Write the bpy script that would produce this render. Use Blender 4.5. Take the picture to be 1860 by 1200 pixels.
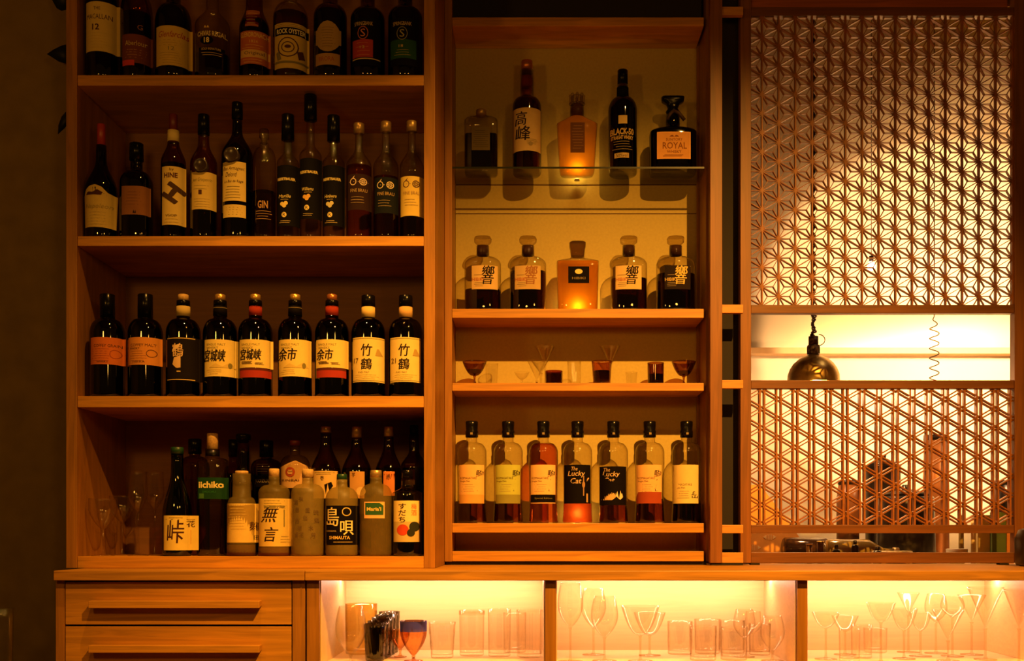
import bpy, math, random
from math import pi, sin, cos
random.seed(7)
for o in list(bpy.data.objects): bpy.data.objects.remove(o)
S = bpy.context.scene
COL = S.collection

# ---------------------------------------------------------------- camera, world, lights, exposure
F, D, VX, VY, CZ = 1988.0, 3.2, 965.0, 970.0, 1.05      # focal length in px, distance to plane Y=0, vanishing point, eye height
def X(px, Y=0.0): return (px - VX) * (Y + D) / F
def Z(py, Y=0.0): return CZ + (VY - py) * (Y + D) / F
def SC(Y): return (Y + D) / F

cd = bpy.data.cameras.new('camera'); cam = bpy.data.objects.new('camera', cd); COL.objects.link(cam)
cam.location = (0, -D, CZ); cam.rotation_euler = (pi / 2, 0, 0)
cd.sensor_width = 36; cd.lens = F / 1860 * 36
cd.shift_x = (930 - VX) / 1860; cd.shift_y = (VY - 600) / 1860
cd.clip_start = 0.05
S.camera = cam
S.view_settings.view_transform = 'Standard'; S.view_settings.look = 'None'
S.view_settings.gamma = 1; S.view_settings.exposure = 0.0; S.view_settings.use_curve_mapping = False
S.cycles.use_denoising = True
S.cycles.max_bounces = 14; S.cycles.transparent_max_bounces = 40; S.cycles.transmission_bounces = 12
S.cycles.caustics_reflective = False; S.cycles.caustics_refractive = False
S.cycles.sample_clamp_indirect = 4.0

W = bpy.data.worlds.new('world'); S.world = W; W.use_nodes = True
W.node_tree.nodes['Background'].inputs[0].default_value = (1.0, 0.36, 0.06, 1)
W.node_tree.nodes['Background'].inputs[1].default_value = 0.04

WARM = (1.0, 0.445, 0.065)
def lamp(name, kind, loc, power, target=None, color=WARM, size=0.05, spot=90, blend=0.5, sy=None):
    d = bpy.data.lights.new(name, kind); o = bpy.data.objects.new(name, d); COL.objects.link(o)
    d.energy = power; d.color = color; o.location = loc
    if kind == 'AREA':
        d.size = size
        if sy: d.shape = 'RECTANGLE'; d.size_y = sy
    else: d.shadow_soft_size = size
    if kind == 'SPOT': d.spot_size = math.radians(spot); d.spot_blend = blend
    if target:
        from mathutils import Vector
        o.rotation_euler = (Vector(target) - Vector(loc)).to_track_quat('-Z', 'Y').to_euler()
    return o
lamp('key_spot', 'SPOT', (1.16, -2.6, 3.79), 1420, (0.30, 0.2, 0.58), size=0.022, spot=54, blend=1.0)
lamp('downlight_spot', 'SPOT', (-0.60, -0.75, 3.0), 95, (-0.85, 0.0, 0.8), size=0.02, spot=66, blend=1.0)
lamp('pendant_glow_right', 'POINT', (0.75, -2.2, 2.1), 12, size=0.10)
lamp('pendant_glow_middle', 'POINT', (-0.15, -2.3, 1.95), 11, size=0.09)
lamp('added_left_fill', 'POINT', (-1.45, -2.2, 2.05), 21, size=0.09)  # added fill with no known lamp, lifts the left wall and shelves
KC = (1, .55, .24)
lamp('added_wall_arc_spot', 'SPOT', (1.78, 0.66, 1.92), 98, (1.78, 1.5, 1.92), color=(1, .61, .30), size=0.02, spot=91, blend=0.10)  # unseen added spot, cone shaped to draw the bright arc on the wall
lamp('added_wall_wash', 'SPOT', (2.045, 0.66, 2.02), 70, (2.045, 1.5, 2.02), color=(1, .55, .22), size=0.05, spot=109, blend=0.35)  # unseen soft spot added for the orange zone around the arc
lamp('added_corner_fill', 'SPOT', (0.80, 0.68, 1.30), 24, (1.02, 1.5, 1.86), color=(1, .58, .27), size=0.03, spot=84, blend=0.9)  # added fill that evens out the dark left part of the kitchen wall
lamp('kitchen_bulb_light', 'POINT', (1.212, 0.70, 2.005), 0.5, color=(1, .66, .34), size=0.03)
lamp('kitchen_side_bulb_light', 'SPOT', (2.106, 0.70, 2.064), 1.2, (1.81, 1.478, 1.92), color=(1, .66, .34), size=0.03, spot=60)
lamp('kitchen_pendant_bulb', 'POINT', (1.045, 0.85, 1.600), 16, color=KC, size=0.03)
lamp('added_low_wall_fill', 'SPOT', (1.95, 0.75, 1.7), 24, (1.75, 1.4, 1.2), color=KC, size=0.05, spot=110, blend=0.6)  # unseen fill added to brighten the lower kitchen wall

# ---------------------------------------------------------------- materials
MATS = {}
def nmat(name):
    m = bpy.data.materials.new(name); m.use_nodes = True
    return m, m.node_tree, m.node_tree.nodes['Principled BSDF']
def noise_var(nt, col, amt=0.12, scale=9.0, stretch=(1, 1, 1), dist=0.0, detail=4):
    tc = nt.nodes.new('ShaderNodeTexCoord'); mp = nt.nodes.new('ShaderNodeMapping')
    mp.inputs['Scale'].default_value = stretch
    n = nt.nodes.new('ShaderNodeTexNoise'); n.inputs['Scale'].default_value = scale
    n.inputs['Detail'].default_value = detail; n.inputs['Distortion'].default_value = dist
    r = nt.nodes.new('ShaderNodeValToRGB')
    a = [c * (1 - amt) for c in col]; b = [min(1, c * (1 + amt)) for c in col]
    r.color_ramp.elements[0].position = .32; r.color_ramp.elements[1].position = .68
    r.color_ramp.elements[0].color = (*a, 1); r.color_ramp.elements[1].color = (*b, 1)
    nt.links.new(tc.outputs['Object'], mp.inputs[0]); nt.links.new(mp.outputs[0], n.inputs['Vector'])
    nt.links.new(n.outputs['Fac'], r.inputs[0])
    return r.outputs[0], n.outputs['Fac']
def wood(name, col, axis='x', amt=0.22, rough=0.48):
    if name in MATS: return MATS[name]
    m, nt, p = nmat(name)
    st = {'x': (1.2, 9, 22), 'z': (22, 9, 1.2)}[axis]
    c, f = noise_var(nt, col, amt, 3.0, st, 1.2, 6)
    nt.links.new(c, p.inputs['Base Color']); p.inputs['Roughness'].default_value = rough
    b = nt.nodes.new('ShaderNodeBump'); b.inputs['Strength'].default_value = 0.08; b.inputs['Distance'].default_value = .002
    nt.links.new(f, b.inputs['Height']); nt.links.new(b.outputs[0], p.inputs['Normal'])
    MATS[name] = m; return m
def plain(name, col, rough=0.6, metal=0.0, amt=0.06, scale=30, spec=0.5, aniso=0.0, stretch=(1, 1, 1)):
    if name in MATS: return MATS[name]
    m, nt, p = nmat(name)
    c, _ = noise_var(nt, col, amt, scale, stretch)
    nt.links.new(c, p.inputs['Base Color']); p.inputs['Roughness'].default_value = rough
    p.inputs['Metallic'].default_value = metal; p.inputs['Specular IOR Level'].default_value = spec
    p.inputs['Anisotropic'].default_value = aniso
    MATS[name] = m; return m
def thin_glass(name, face, edge, rough=0.02, power=2.5, refl=1.0):
    """thin coloured glass: clear in the middle, darker where one looks along the wall, mirror-like at grazing angles"""
    if name in MATS: return MATS[name]
    m = bpy.data.materials.new(name); m.use_nodes = True; nt = m.node_tree; N = nt.nodes; L = nt.links
    N.remove(N['Principled BSDF'])
    lw = N.new('ShaderNodeLayerWeight'); lw.inputs[0].default_value = 0.5
    def pw(e, mul, add):
        a = N.new('ShaderNodeMath'); a.operation = 'POWER'; L.new(lw.outputs['Facing'], a.inputs[0]); a.inputs[1].default_value = e
        b = N.new('ShaderNodeMath'); b.operation = 'MULTIPLY_ADD'; L.new(a.outputs[0], b.inputs[0]); b.inputs[1].default_value = mul; b.inputs[2].default_value = add
        b.use_clamp = True
        return b.outputs[0]
    mix = N.new('ShaderNodeMix'); mix.data_type = 'RGBA'
    L.new(pw(power, 1, 0), mix.inputs[0]); mix.inputs[6].default_value = (*face, 1); mix.inputs[7].default_value = (*edge, 1)
    t = N.new('ShaderNodeBsdfTransparent'); L.new(mix.outputs[2], t.inputs[0])
    g = N.new('ShaderNodeBsdfGlossy'); g.inputs['Roughness'].default_value = rough
    ms = N.new('ShaderNodeMixShader'); L.new(pw(4.0, .6, .035 * refl), ms.inputs[0])
    L.new(t.outputs[0], ms.inputs[1]); L.new(g.outputs[0], ms.inputs[2]); L.new(ms.outputs[0], N['Material Output'].inputs[0])
    MATS[name] = m; return m
def frosted(name, col, a=0.55):
    if name in MATS: return MATS[name]
    m = bpy.data.materials.new(name); m.use_nodes = True; nt = m.node_tree; N = nt.nodes; L = nt.links
    p = N['Principled BSDF']; p.inputs['Base Color'].default_value = (*col, 1); p.inputs['Roughness'].default_value = .45
    c, f = noise_var(nt, col, .1, 40); L.new(c, p.inputs['Base Color'])
    t = N.new('ShaderNodeBsdfTransparent'); t.inputs[0].default_value = (.8, .75, .6, 1)
    ms = N.new('ShaderNodeMixShader'); ms.inputs[0].default_value = a
    L.new(t.outputs[0], ms.inputs[1]); L.new(p.outputs[0], ms.inputs[2]); L.new(ms.outputs[0], N['Material Output'].inputs[0])
    MATS[name] = m; return m
def emit(name, col, s):
    if name in MATS: return MATS[name]
    m, nt, p = nmat(name); p.inputs['Emission Color'].default_value = (*col, 1); p.inputs['Emission Strength'].default_value = s
    p.inputs['Base Color'].default_value = (*col, 1); MATS[name] = m; return m

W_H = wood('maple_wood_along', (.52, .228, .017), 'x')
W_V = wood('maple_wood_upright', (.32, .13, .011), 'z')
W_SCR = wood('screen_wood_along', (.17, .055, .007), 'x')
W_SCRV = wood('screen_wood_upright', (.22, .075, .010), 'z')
W_KUM = plain('kumiko_wood', (.30, .095, .013), .5, amt=.15, scale=60)
W_IN = wood('pale_bay_wood', (.84, .60, .27), 'x', .05)
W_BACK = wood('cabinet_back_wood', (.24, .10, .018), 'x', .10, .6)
M_CLOTH = plain('cream_back_panel', (.50, .37, .09), .8, amt=.05, scale=120)
M_DARK = plain('black_void_board', (.012, .006, .003), .8)
M_WALL = plain('dark_plaster', (.30, .20, .05), .9, amt=.12, scale=14)
INK = {
 'black': (.006, .004, .003), 'brown': (.08, .03, .01), 'red': (.35, .03, .01), 'gold': (.75, .50, .12), 'white': (.85, .75, .45),
 'cream': (.78, .62, .22), 'grey': (.30, .22, .10), 'green': (.03, .16, .04), 'olive': (.22, .18, .05), 'orange': (.62, .22, .04), 'tan': (.55, .40, .14)}
def ink(c):
    if isinstance(c, str): return plain('ink_' + c, INK[c], .7, amt=.03, spec=.05)
    return plain('paint_%02d_%02d_%02d' % tuple(int(v * 99) for v in c), c, .75, amt=.05, spec=.06)

# ---------------------------------------------------------------- mesh helpers
class MB:
    def __init__(s): s.v = []; s.f = []; s.m = []; s.sm = []
    def add(s, vs, fs, mi=0, smooth=False):
        b = len(s.v); s.v += [tuple(v) for v in vs]
        for f in fs: s.f.append(tuple(i + b for i in f)); s.m.append(mi); s.sm.append(smooth)
    def box(s, x0, x1, y0, y1, z0, z1, mi=0):
        s.add([(x, y, z) for z in (z0, z1) for y in (y0, y1) for x in (x0, x1)],
              [(0, 2, 3, 1), (4, 5, 7, 6), (0, 1, 5, 4), (2, 6, 7, 3), (0, 4, 6, 2), (1, 3, 7, 5)], mi)
    def bar(s, a, b, w, y0, y1, mi=0):
        dx, dz = b[0] - a[0], b[1] - a[1]; l = math.hypot(dx, dz)
        if l < 1e-6: return
        nx, nz = -dz / l * w / 2, dx / l * w / 2
        q = [(a[0] + nx, a[1] + nz), (a[0] - nx, a[1] - nz), (b[0] - nx, b[1] - nz), (b[0] + nx, b[1] + nz)]
        s.add([(x, y0, z) for x, z in q] + [(x, y1, z) for x, z in q],
              [(0, 1, 2, 3), (7, 6, 5, 4), (0, 4, 5, 1), (1, 5, 6, 2), (2, 6, 7, 3), (3, 7, 4, 0)], mi)
    def loft(s, rings, n=36, mi=0, cap0=True, cap1=True, cx=0, cy=0, smooth=True):
        vs = []; fs = []
        for r in rings:
            z, rx, ry, e = r[:4]
            for k in range(n):
                a = 2 * pi * k / n - pi / 2; c, t = cos(a), sin(a)
                vs.append((cx + rx * math.copysign(abs(c) ** (2 / e), c), cy + ry * math.copysign(abs(t) ** (2 / e), t), z))
        R = len(rings)
        for i in range(R - 1):
            for k in range(n):
                k2 = (k + 1) % n; fs.append((i * n + k, i * n + k2, (i + 1) * n + k2, (i + 1) * n + k))
        if cap0: fs.append(tuple(reversed(range(n))))
        if cap1: fs.append(tuple(range((R - 1) * n, R * n)))
        s.add(vs, fs, mi, smooth)
    def tube(s, pts, r, n=8, mi=0):
        from mathutils import Vector
        P = [Vector(p) for p in pts]; vs = []; fs = []
        for i, p in enumerate(P):
            t = (P[min(i + 1, len(P) - 1)] - P[max(i - 1, 0)]).normalized()
            u = t.cross(Vector((.31, .17, .93))); u.normalize(); w = t.cross(u)
            for k in range(n):
                a = 2 * pi * k / n; vs.append(p + u * r * cos(a) + w * r * sin(a))
        for i in range(len(P) - 1):
            for k in range(n):
                k2 = (k + 1) % n; fs.append((i * n + k, i * n + k2, (i + 1) * n + k2, (i + 1) * n + k))
        fs.append(tuple(reversed(range(n)))); fs.append(tuple(range((len(P) - 1) * n, len(P) * n)))
        s.add(vs, fs, mi, True)
    def prism(s, poly, y0, y1, mi=0):
        n = len(poly)
        s.add([(x, y0, z) for x, z in poly] + [(x, y1, z) for x, z in poly],
              [tuple(range(n)), tuple(reversed(range(n, 2 * n)))] + [(i, i + n, (i + 1) % n + n, (i + 1) % n) for i in range(n)], mi)
    def build(s, name, mats, parent=None, loc=None, bevel=0):
        me = bpy.data.meshes.new(name); me.from_pydata(s.v, [], s.f)
        for m in (mats if isinstance(mats, (list, tuple)) else [mats]): me.materials.append(m)
        me.polygons.foreach_set('material_index', s.m); me.polygons.foreach_set('use_smooth', s.sm); me.update()
        o = bpy.data.objects.new(name, me); COL.objects.link(o)
        if parent: o.parent = parent
        if loc: o.location = loc
        if bevel:
            b = o.modifiers.new('bevel', 'BEVEL'); b.width = bevel; b.segments = 2; b.limit_method = 'ANGLE'
        return o
def tag(o, label=None, cat=None, group=None, kind=None):
    if label: o['label'] = label
    if cat: o['category'] = cat
    if group: o['group'] = group
    if kind: o['kind'] = kind
    return o
def thing(name, loc, label, cat, group=None):
    o = bpy.data.objects.new(name, None); COL.objects.link(o); o.location = loc; o.empty_display_size = .05
    return tag(o, label, cat, group)
def box_obj(name, x0, x1, y0, y1, z0, z1, mat, parent=None, bevel=.0012):
    """box in world coordinates, origin at its lower corner (relative to the parent when there is one)"""
    p = parent.location if parent else (0, 0, 0)
    b = MB(); b.box(0, x1 - x0, 0, y1 - y0, 0, z1 - z0)
    return b.build(name, mat, parent, (x0 - p[0], y0 - p[1], z0 - p[2]), bevel)

GLY = {}
def glyphs(s, bold):
    k = (s, bold)
    if k not in GLY:
        c = bpy.data.curves.new('g', 'FONT'); c.body = s; c.resolution_u = 2; c.offset = bold
        o = bpy.data.objects.new('g', c); COL.objects.link(o)
        bpy.context.view_layer.update()
        m = bpy.data.meshes.new_from_object(o.evaluated_get(bpy.context.evaluated_depsgraph_get()))
        v = [(p.co.x, p.co.y) for p in m.vertices]; f = [tuple(p.vertices) for p in m.polygons]
        xs = [a for a, _ in v] or [0, 1]; ys = [b for _, b in v] or [0, 1]
        x0, x1, y0, y1 = min(xs), max(xs), min(ys), max(ys); w, h = max(x1 - x0, 1e-4), max(y1 - y0, 1e-4)
        GLY[k] = ([((a - x0) / w - .5, (b - y0) / h - .5) for a, b in v], f)
        COL.objects.unlink(o); bpy.data.objects.remove(o); bpy.data.meshes.remove(m); bpy.data.curves.remove(c)
    return GLY[k]

def label_mesh(elems, surf, to_local):
    """elems drawn in photo pixels, wrapped on surf(x,z)->y ; returns mesh + materials"""
    mb = MB(); mats = []; lvl = 0
    def mi(c):
        m = ink(c)
        if m not in mats: mats.append(m)
        return mats.index(m)
    def put(pts, faces, c, e):
        vs = []
        for px, py in pts:
            x, z = to_local(px, py); vs.append((x, surf(x, z) - e, z))
        mb.add(vs, faces, mi(c))
    def grid(x0, y0, x1, y1, c, e, n=0):
        n = n or max(4, int((x1 - x0) / 2))
        g = [(x0 + (x1 - x0) * i / n, y) for y in (y1, y0) for i in range(n + 1)]
        put(g, [(i, i + 1, n + 2 + i, n + 1 + i) for i in range(n)], c, e)
    for el in elems:
        k = el[0]; lvl += 1; e = .0004 + .00022 * min(lvl, 8)
        if k == 'r': grid(*el[1:5], el[5], e)
        elif k == 'e':
            cx, cy, rx, ry, c = el[1:6]; n = 10; g = []
            for sgn in (1, -1):
                for i in range(n + 1):
                    t = -cos(pi * i / n); g.append((cx + rx * t, cy + sgn * ry * math.sqrt(max(0, 1 - t * t))))
            put(g, [(i, i + 1, n + 2 + i, n + 1 + i) for i in range(n)], c, e)
        elif k == 'o':
            cx, cy, rx, ry, w, c = el[1:7]; n = 20; g = []
            for q in (1, 0):
                for i in range(n):
                    a = 2 * pi * i / n; g.append((cx + (rx - q * w) * cos(a), cy - (ry - q * w) * sin(a)))
            put(g, [(n + i, n + (i + 1) % n, (i + 1) % n, i) for i in range(n)], c, e)
        elif k == 'p':
            pts = el[1]; xs = [p[0] for p in pts]; a, b = min(xs), max(xs); n = max(4, int((b - a) / 3)); g = [[], []]
            for i in range(n + 1):                      # cut into narrow upright strips so that it follows the glass
                x = min(b - 1e-4, max(a + 1e-4, a + (b - a) * i / n)); ys = []
                for p, q in zip(pts, pts[1:] + pts[:1]):
                    if (p[0] - x) * (q[0] - x) < 0: ys.append(p[1] + (q[1] - p[1]) * (x - p[0]) / (q[0] - p[0]))
                ys = ys or [pts[0][1]]
                g[0].append((x, max(ys))); g[1].append((x, min(ys)))
            put(g[0] + g[1], [(i, i + 1, n + 2 + i, n + 1 + i) for i in range(n)], el[2], e)
        elif k == 'l':
            x0, x1, y0, y1, n, c = el[1:7]; random.seed(int(x0 * 7 + y0))
            for i in range(n):
                y = y0 + (y1 - y0) * i / max(1, n - 1); a = random.uniform(0, .18) * (x1 - x0); b = random.uniform(0, .25) * (x1 - x0)
                grid(x0 + a, y - .35, x1 - b, y + .35, c, e, 4)
        elif k == 't':
            s, cx, cy, w, h, c = el[1:7]; b = el[7] if len(el) > 7 else .0; sh = el[8] if len(el) > 8 else 0
            han = any(ord(q_) > 0x2000 for q_ in s); v, f = glyphs(s, 0.0 if han else b)
            P = [(cx + a * w + d * h * sh, cy - d * h) for a, d in v]; T = []
            st = [(t[0], t[i], t[i + 1]) for t in f for i in range(1, len(t) - 1)]
            while st:                                   # split wide triangles so that the letters follow the curve
                t = st.pop(); ed = max(((abs(P[t[i]][0] - P[t[(i + 1) % 3]][0]), i) for i in range(3)))
                if ed[0] > 2.6:
                    i = ed[1]; a_, b_, c_ = t[i], t[(i + 1) % 3], t[(i + 2) % 3]
                    P.append(((P[a_][0] + P[b_][0]) / 2, (P[a_][1] + P[b_][1]) / 2)); k_ = len(P) - 1
                    st += [(a_, k_, c_), (k_, b_, c_)]
                else: T.append(t)
            put(P, T, c, e + .0002)
            if han: put([(p_[0] + w * .03, p_[1]) for p_ in P], T, c, e + .0003)
    return mb, mats

# ---------------------------------------------------------------- bottles
def lerp_ring(rings, z):
    if z <= rings[0][0]: return rings[0]
    for a, b in zip(rings, rings[1:]):
        if a[0] <= z <= b[0]:
            t = (z - a[0]) / max(1e-9, b[0] - a[0]); return tuple(a[i] + (b[i] - a[i]) * t for i in range(4))
    return rings[-1]
def body_rings(H, base, R, sh, nk, Rn, top, shape='round', e=2.0, dr=1.0, en=2.0, waist=0.0, taper=1.0):
    """heights above the shelf; R is the half width, taper = width at base over width at shoulder"""
    r = []
    Rb = R * taper
    r += [(0, Rb * .90, Rb * .90 * dr, e), (base * .35, Rb * .97, Rb * .97 * dr, e), (base, Rb, Rb * dr, e)]
    for i in range(1, 8):
        t = i / 8; w = 1 - waist * sin(pi * min(1, t * 1.3)) if waist else 1
        q = (Rb + (R - Rb) * t) * w; r.append((base + (sh - base) * t, q, q * dr, e))
    r.append((sh, R, R * dr, e))
    for i in range(1, 9):
        t = i / 8
        if shape == 'round': f = math.sqrt(max(0, 1 - t ** 2)); f = f * (1 - .0 * t)
        elif shape == 'slope': f = 1 - t
        else: f = .5 + .5 * cos(pi * t)
        ee = e + (en - e) * t
        r.append((sh + (nk - sh) * t, Rn + (R - Rn) * f, Rn + (R * dr - Rn) * f, ee))
    r += [(nk + (top - nk) * .5, Rn * .97, Rn * .97, 2), (top, Rn * .97, Rn * .97, 2)]
    return r
GLASS = {
 'clear': ((.93, .90, .80), (.42, .34, .2)), 'amber': ((.60, .26, .05), (.10, .03, .004)), 'brown': ((.48, .24, .08), (.05, .02, .004)),
 'dark': ((.10, .05, .015), (.008, .004, .002)), 'green': ((.05, .22, .03), (.003, .02, .003)), 'black': ((.012, .008, .006), (.002, .002, .002))}
def glass_mat(k):
    a, b = GLASS[k]; return thin_glass(k + '_bottle_glass', a, b, refl=2.3, rough=.035)
LIQ = {'whisky': ((.80, .40, .09), (.30, .08, .01)), 'dark': ((.16, .035, .006), (.012, .002, .0005)), 'honey': ((.92, .60, .16), (.35, .14, .02)),
 'rose': ((.90, .48, .28), (.45, .12, .05)), 'mid': ((.48, .19, .05), (.08, .02, .004)), 'pale': ((.92, .84, .62), (.5, .42, .22))}
def glow_liquid(name, tint, scat):
    if name in MATS: return MATS[name]
    m = bpy.data.materials.new(name); m.use_nodes = True; nt = m.node_tree; N = nt.nodes; L = nt.links; N.remove(N['Principled BSDF'])
    t = N.new('ShaderNodeBsdfTransparent'); t.inputs[0].default_value = (*tint, 1)
    g = N.new('ShaderNodeBsdfTranslucent'); g.inputs[0].default_value = (*scat, 1)
    ms = N.new('ShaderNodeMixShader'); ms.inputs[0].default_value = .45
    L.new(t.outputs[0], ms.inputs[1]); L.new(g.outputs[0], ms.inputs[2]); L.new(ms.outputs[0], N['Material Output'].inputs[0])
    MATS[name] = m; return m
def liq_mat(k):
    if k == 'amberglow': return glow_liquid('amber_spirit', (.88, .55, .15), (1, .62, .10))
    if k == 'pinkglow': return glow_liquid('pink_spirit', (.92, .45, .30), (1, .30, .16))
    a, b = LIQ[k]; return thin_glass(k + '_spirit', a, b, refl=.3)
BLACKCAP = plain('black_cap', (.004, .003, .003), .22, spec=.22)
def capmat(c):
    d = {'black': BLACKCAP, 'gold': plain('gold_foil_cap', (.75, .45, .12), .3, .7), 'tan': plain('tan_cork', (.58, .36, .12), .7, amt=.2, scale=200),
         'red': plain('red_foil_cap', (.38, .035, .015), .35), 'wine': plain('dark_red_cap', (.16, .02, .01), .4), 'copper': plain('copper_foil_cap', (.50, .17, .05), .3, .6),
         'green': plain('dark_green_cap', (.01, .05, .015), .4), 'brass': plain('worn_brass_cap', (.55, .36, .13), .35, .6), 'glass': None}
    return d[c] if c != 'glass' else thin_glass('clear_stopper_glass', (.85, .78, .6), (.3, .2, .1), refl=2)

def bottle(cx, W, top, sh, nk, NW, shelf, label, el=(), glass='dark', liquid='dark', fill=None, cap=None, neck=None, Y=None,
           shape='round', e=2.0, dr=1.0, base=6, waist=0, taper=1.0, group=None, name='whisky_bottle', front=.016, seal=None, extra=None, frost=None, rot=0, stop=None):
    """cx,W,top,sh,nk,NW in photo pixels; shelf=(z of the surface, Y where its row stands)"""
    z0, Yr = shelf
    Y = Yr if Y is None else Y
    s = SC(Y); R = W * s / 2
    zz_py_limit = (sh + 8)
    def zz(py): return Z(py, Y) - z0
    if el or True: Yf = Y - R * dr
    root = thing(name, (X(cx, Y), Y, z0), label, 'bottle', group)
    if rot: root.rotation_euler = (0, 0, rot)
    H = zz(top)
    capb, capw = (cap[1], cap[2]) if cap else (top, NW)
    rings = body_rings(H, base * s, R, zz(sh), zz(nk), NW * s / 2, zz(capb) + (.002 if cap else 0), shape, e, dr, waist=waist, taper=taper)
    mb = MB(); mb.loft(rings)
    g = mb.build('glass_body', frost if frost else glass_mat(glass), root)
    if liquid and fill is not None:
        zf = min(zz(fill), rings[-1][0] - .004); t = .0016
        lr = [(max(.004, z), max(.001, a - t), max(.001, b - t), c) for z, a, b, c in rings if z < zf and z >= 0]
        a = lerp_ring(rings, zf); lr.append((zf, a[1] - t, a[2] - t, a[3]))
        q = MB(); q.loft(lr); q.build('liquid', liq_mat(liquid), root)
    if cap:
        cc, cb, cw = cap[:3]; r = cw * s / 2; q = MB(); h0, h1 = zz(cb), zz(top)
        if cc == 'glass':
            q.loft([(h0, r * .55, r * .55, 2), (h0 + (h1 - h0) * .3, r * .6, r * .6, 2), (h0 + (h1 - h0) * .4, r, r, 3), (h1 - .002, r * .95, r * .95, 3), (h1, r * .8, r * .8, 3)], 24)
            q.build('stopper', capmat(cc), root)
        else:
            q.loft([(h0, r, r, 2), (h1 - .0015, r * .98, r * .98, 2), (h1, r * .9, r * .9, 2)], 28)
            q.build('cap', capmat(cc), root)
    if neck:                      # list of (color, y0, y1, width) sleeves
        for nc, y0, y1, nw in neck:
            r = nw * s / 2; q = MB(); q.loft([(zz(y1), r, r, 2), (zz(y0), r * .97, r * .97, 2)], 28, cap0=True, cap1=True)
            q.build('neck_band' if y0 < zz_py_limit else 'base_band', ink(nc) if (nc in INK or isinstance(nc, tuple)) else capmat(nc), root)
    def surf(x, z):
        rr = lerp_ring(rings, z); u = min(.985, abs(x) / max(1e-6, rr[1]))
        return -rr[2] * (1 - u ** rr[3]) ** (1 / rr[3])
    def loc(px, py):
        x = (px - VX) * (Y - R * dr * .8 + D) / F - X(cx, Y); z = Z(py, Y - R * dr * .8) - z0
        return x, max(z, .001)
    if el:
        mb, mats = label_mesh(el, surf, loc); mb.build('paper_label', mats, root)
    if seal:
        sx, sy, sr = seal; x, z = loc(sx, sy); q = MB(); y = surf(x, z)
        n = 20; r0 = sr * s
        vs = [(x, y - .006, z)] + [(x + r0 * (.72 + .0) * cos(2 * pi * k / n), y - .0055, z + r0 * .72 * sin(2 * pi * k / n)) for k in range(n)] \
            + [(x + r0 * .85 * cos(2 * pi * k / n), y - .008, z + r0 * .85 * sin(2 * pi * k / n)) for k in range(n)] \
            + [(x + r0 * (1 + .07 * sin(5 * k)) * cos(2 * pi * k / n), y + .004, z + r0 * (1 + .07 * sin(5 * k)) * sin(2 * pi * k / n)) for k in range(n)]
        fs = [(0, 1 + (k + 1) % n, 1 + k) for k in range(n)]
        for b in (1, 1 + n):
            fs += [(b + k, b + (k + 1) % n, b + n + (k + 1) % n, b + n + k) for k in range(n)]
        q.add(vs, fs, 0, True); q.build('wax_seal', plain('black_wax', (.03, .018, .012), .25), root)
    if extra: extra(root, zz, s, rings, surf, loc)
    return root

# ---------------------------------------------------------------- setting
def struct(name, x0, x1, y0, y1, z0, z1, mat):
    o = box_obj(name, x0, x1, y0, y1, z0, z1, mat, bevel=0); o['kind'] = 'structure'; return o
CT = Z(1036, -.20)                                        # counter top height
WX0, WX1 = X(1352, .45), X(1900, .45)
M_KW = plain('kitchen_cream_paint', (.80, .70, .50), .7, amt=.04, scale=5)
M_KD = plain('kitchen_brown_paint', (.10, .04, .012), .8)
struct('floor', -3.2, 3.4, -4.6, 1.6, -.08, 0, wood('dark_floor_boards', (.10, .05, .02), 'x', .3))
struct('wall_back', -3.1, X(800, .42), .42, .56, 0, 4.1, M_WALL)
struct('wall_back', X(800, .42) + .001, WX0, .56, .62, 0, 4.1, M_WALL)
struct('wall_back', WX0 + .001, 3.4, .56, .62, Z(12, .56), 4.1, M_WALL)
struct('wall_back', WX1, 3.4, .56, .62, 0, Z(12, .56) - .001, M_WALL)
struct('wall_back', WX0 + .001, WX1 - .001, .56, .62, 0, CT - .03, M_WALL)
struct('wall_left', -3.2, -3.1, -4.6, .56, 0, 4.1, M_WALL)
struct('ceiling', -3.2, 3.4, -4.6, .62, 4.1, 4.18, M_KD)
struct('wall_kitchen', .3, 3.4, 1.5, 1.6, 0, 3.7, M_KW)
struct('wall_kitchen_left', .22, .3, .62, 1.6, 0, 3.7, M_KD)
struct('wall_kitchen_right', 3.4, 3.48, .56, 1.6, 0, 3.7, M_KD)
struct('ceiling_kitchen', .22, 3.48, .62, 1.6, 3.7, 3.78, M_KD)

# ---------------------------------------------------------------- counter
def counter(x0, x1, label):
    o = box_obj('countertop', x0, x1, -.20, .555, CT - (1054 - 1036) * SC(-.2), CT, wood('counter_wood', (.45, .20, .018), 'x', .25), bevel=.002)
    o.data.name = 'countertop'; tag(o, label, 'countertop')
XS = X(553, -.2)
counter(X(97, -.2), XS, 'maple counter top over the two drawers at lower left')
counter(XS + .0012, 2.6, 'long maple counter top over the three lit glass bays')
CB = CT - (1054 - 1036) * SC(-.2)                          # counter underside

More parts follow.
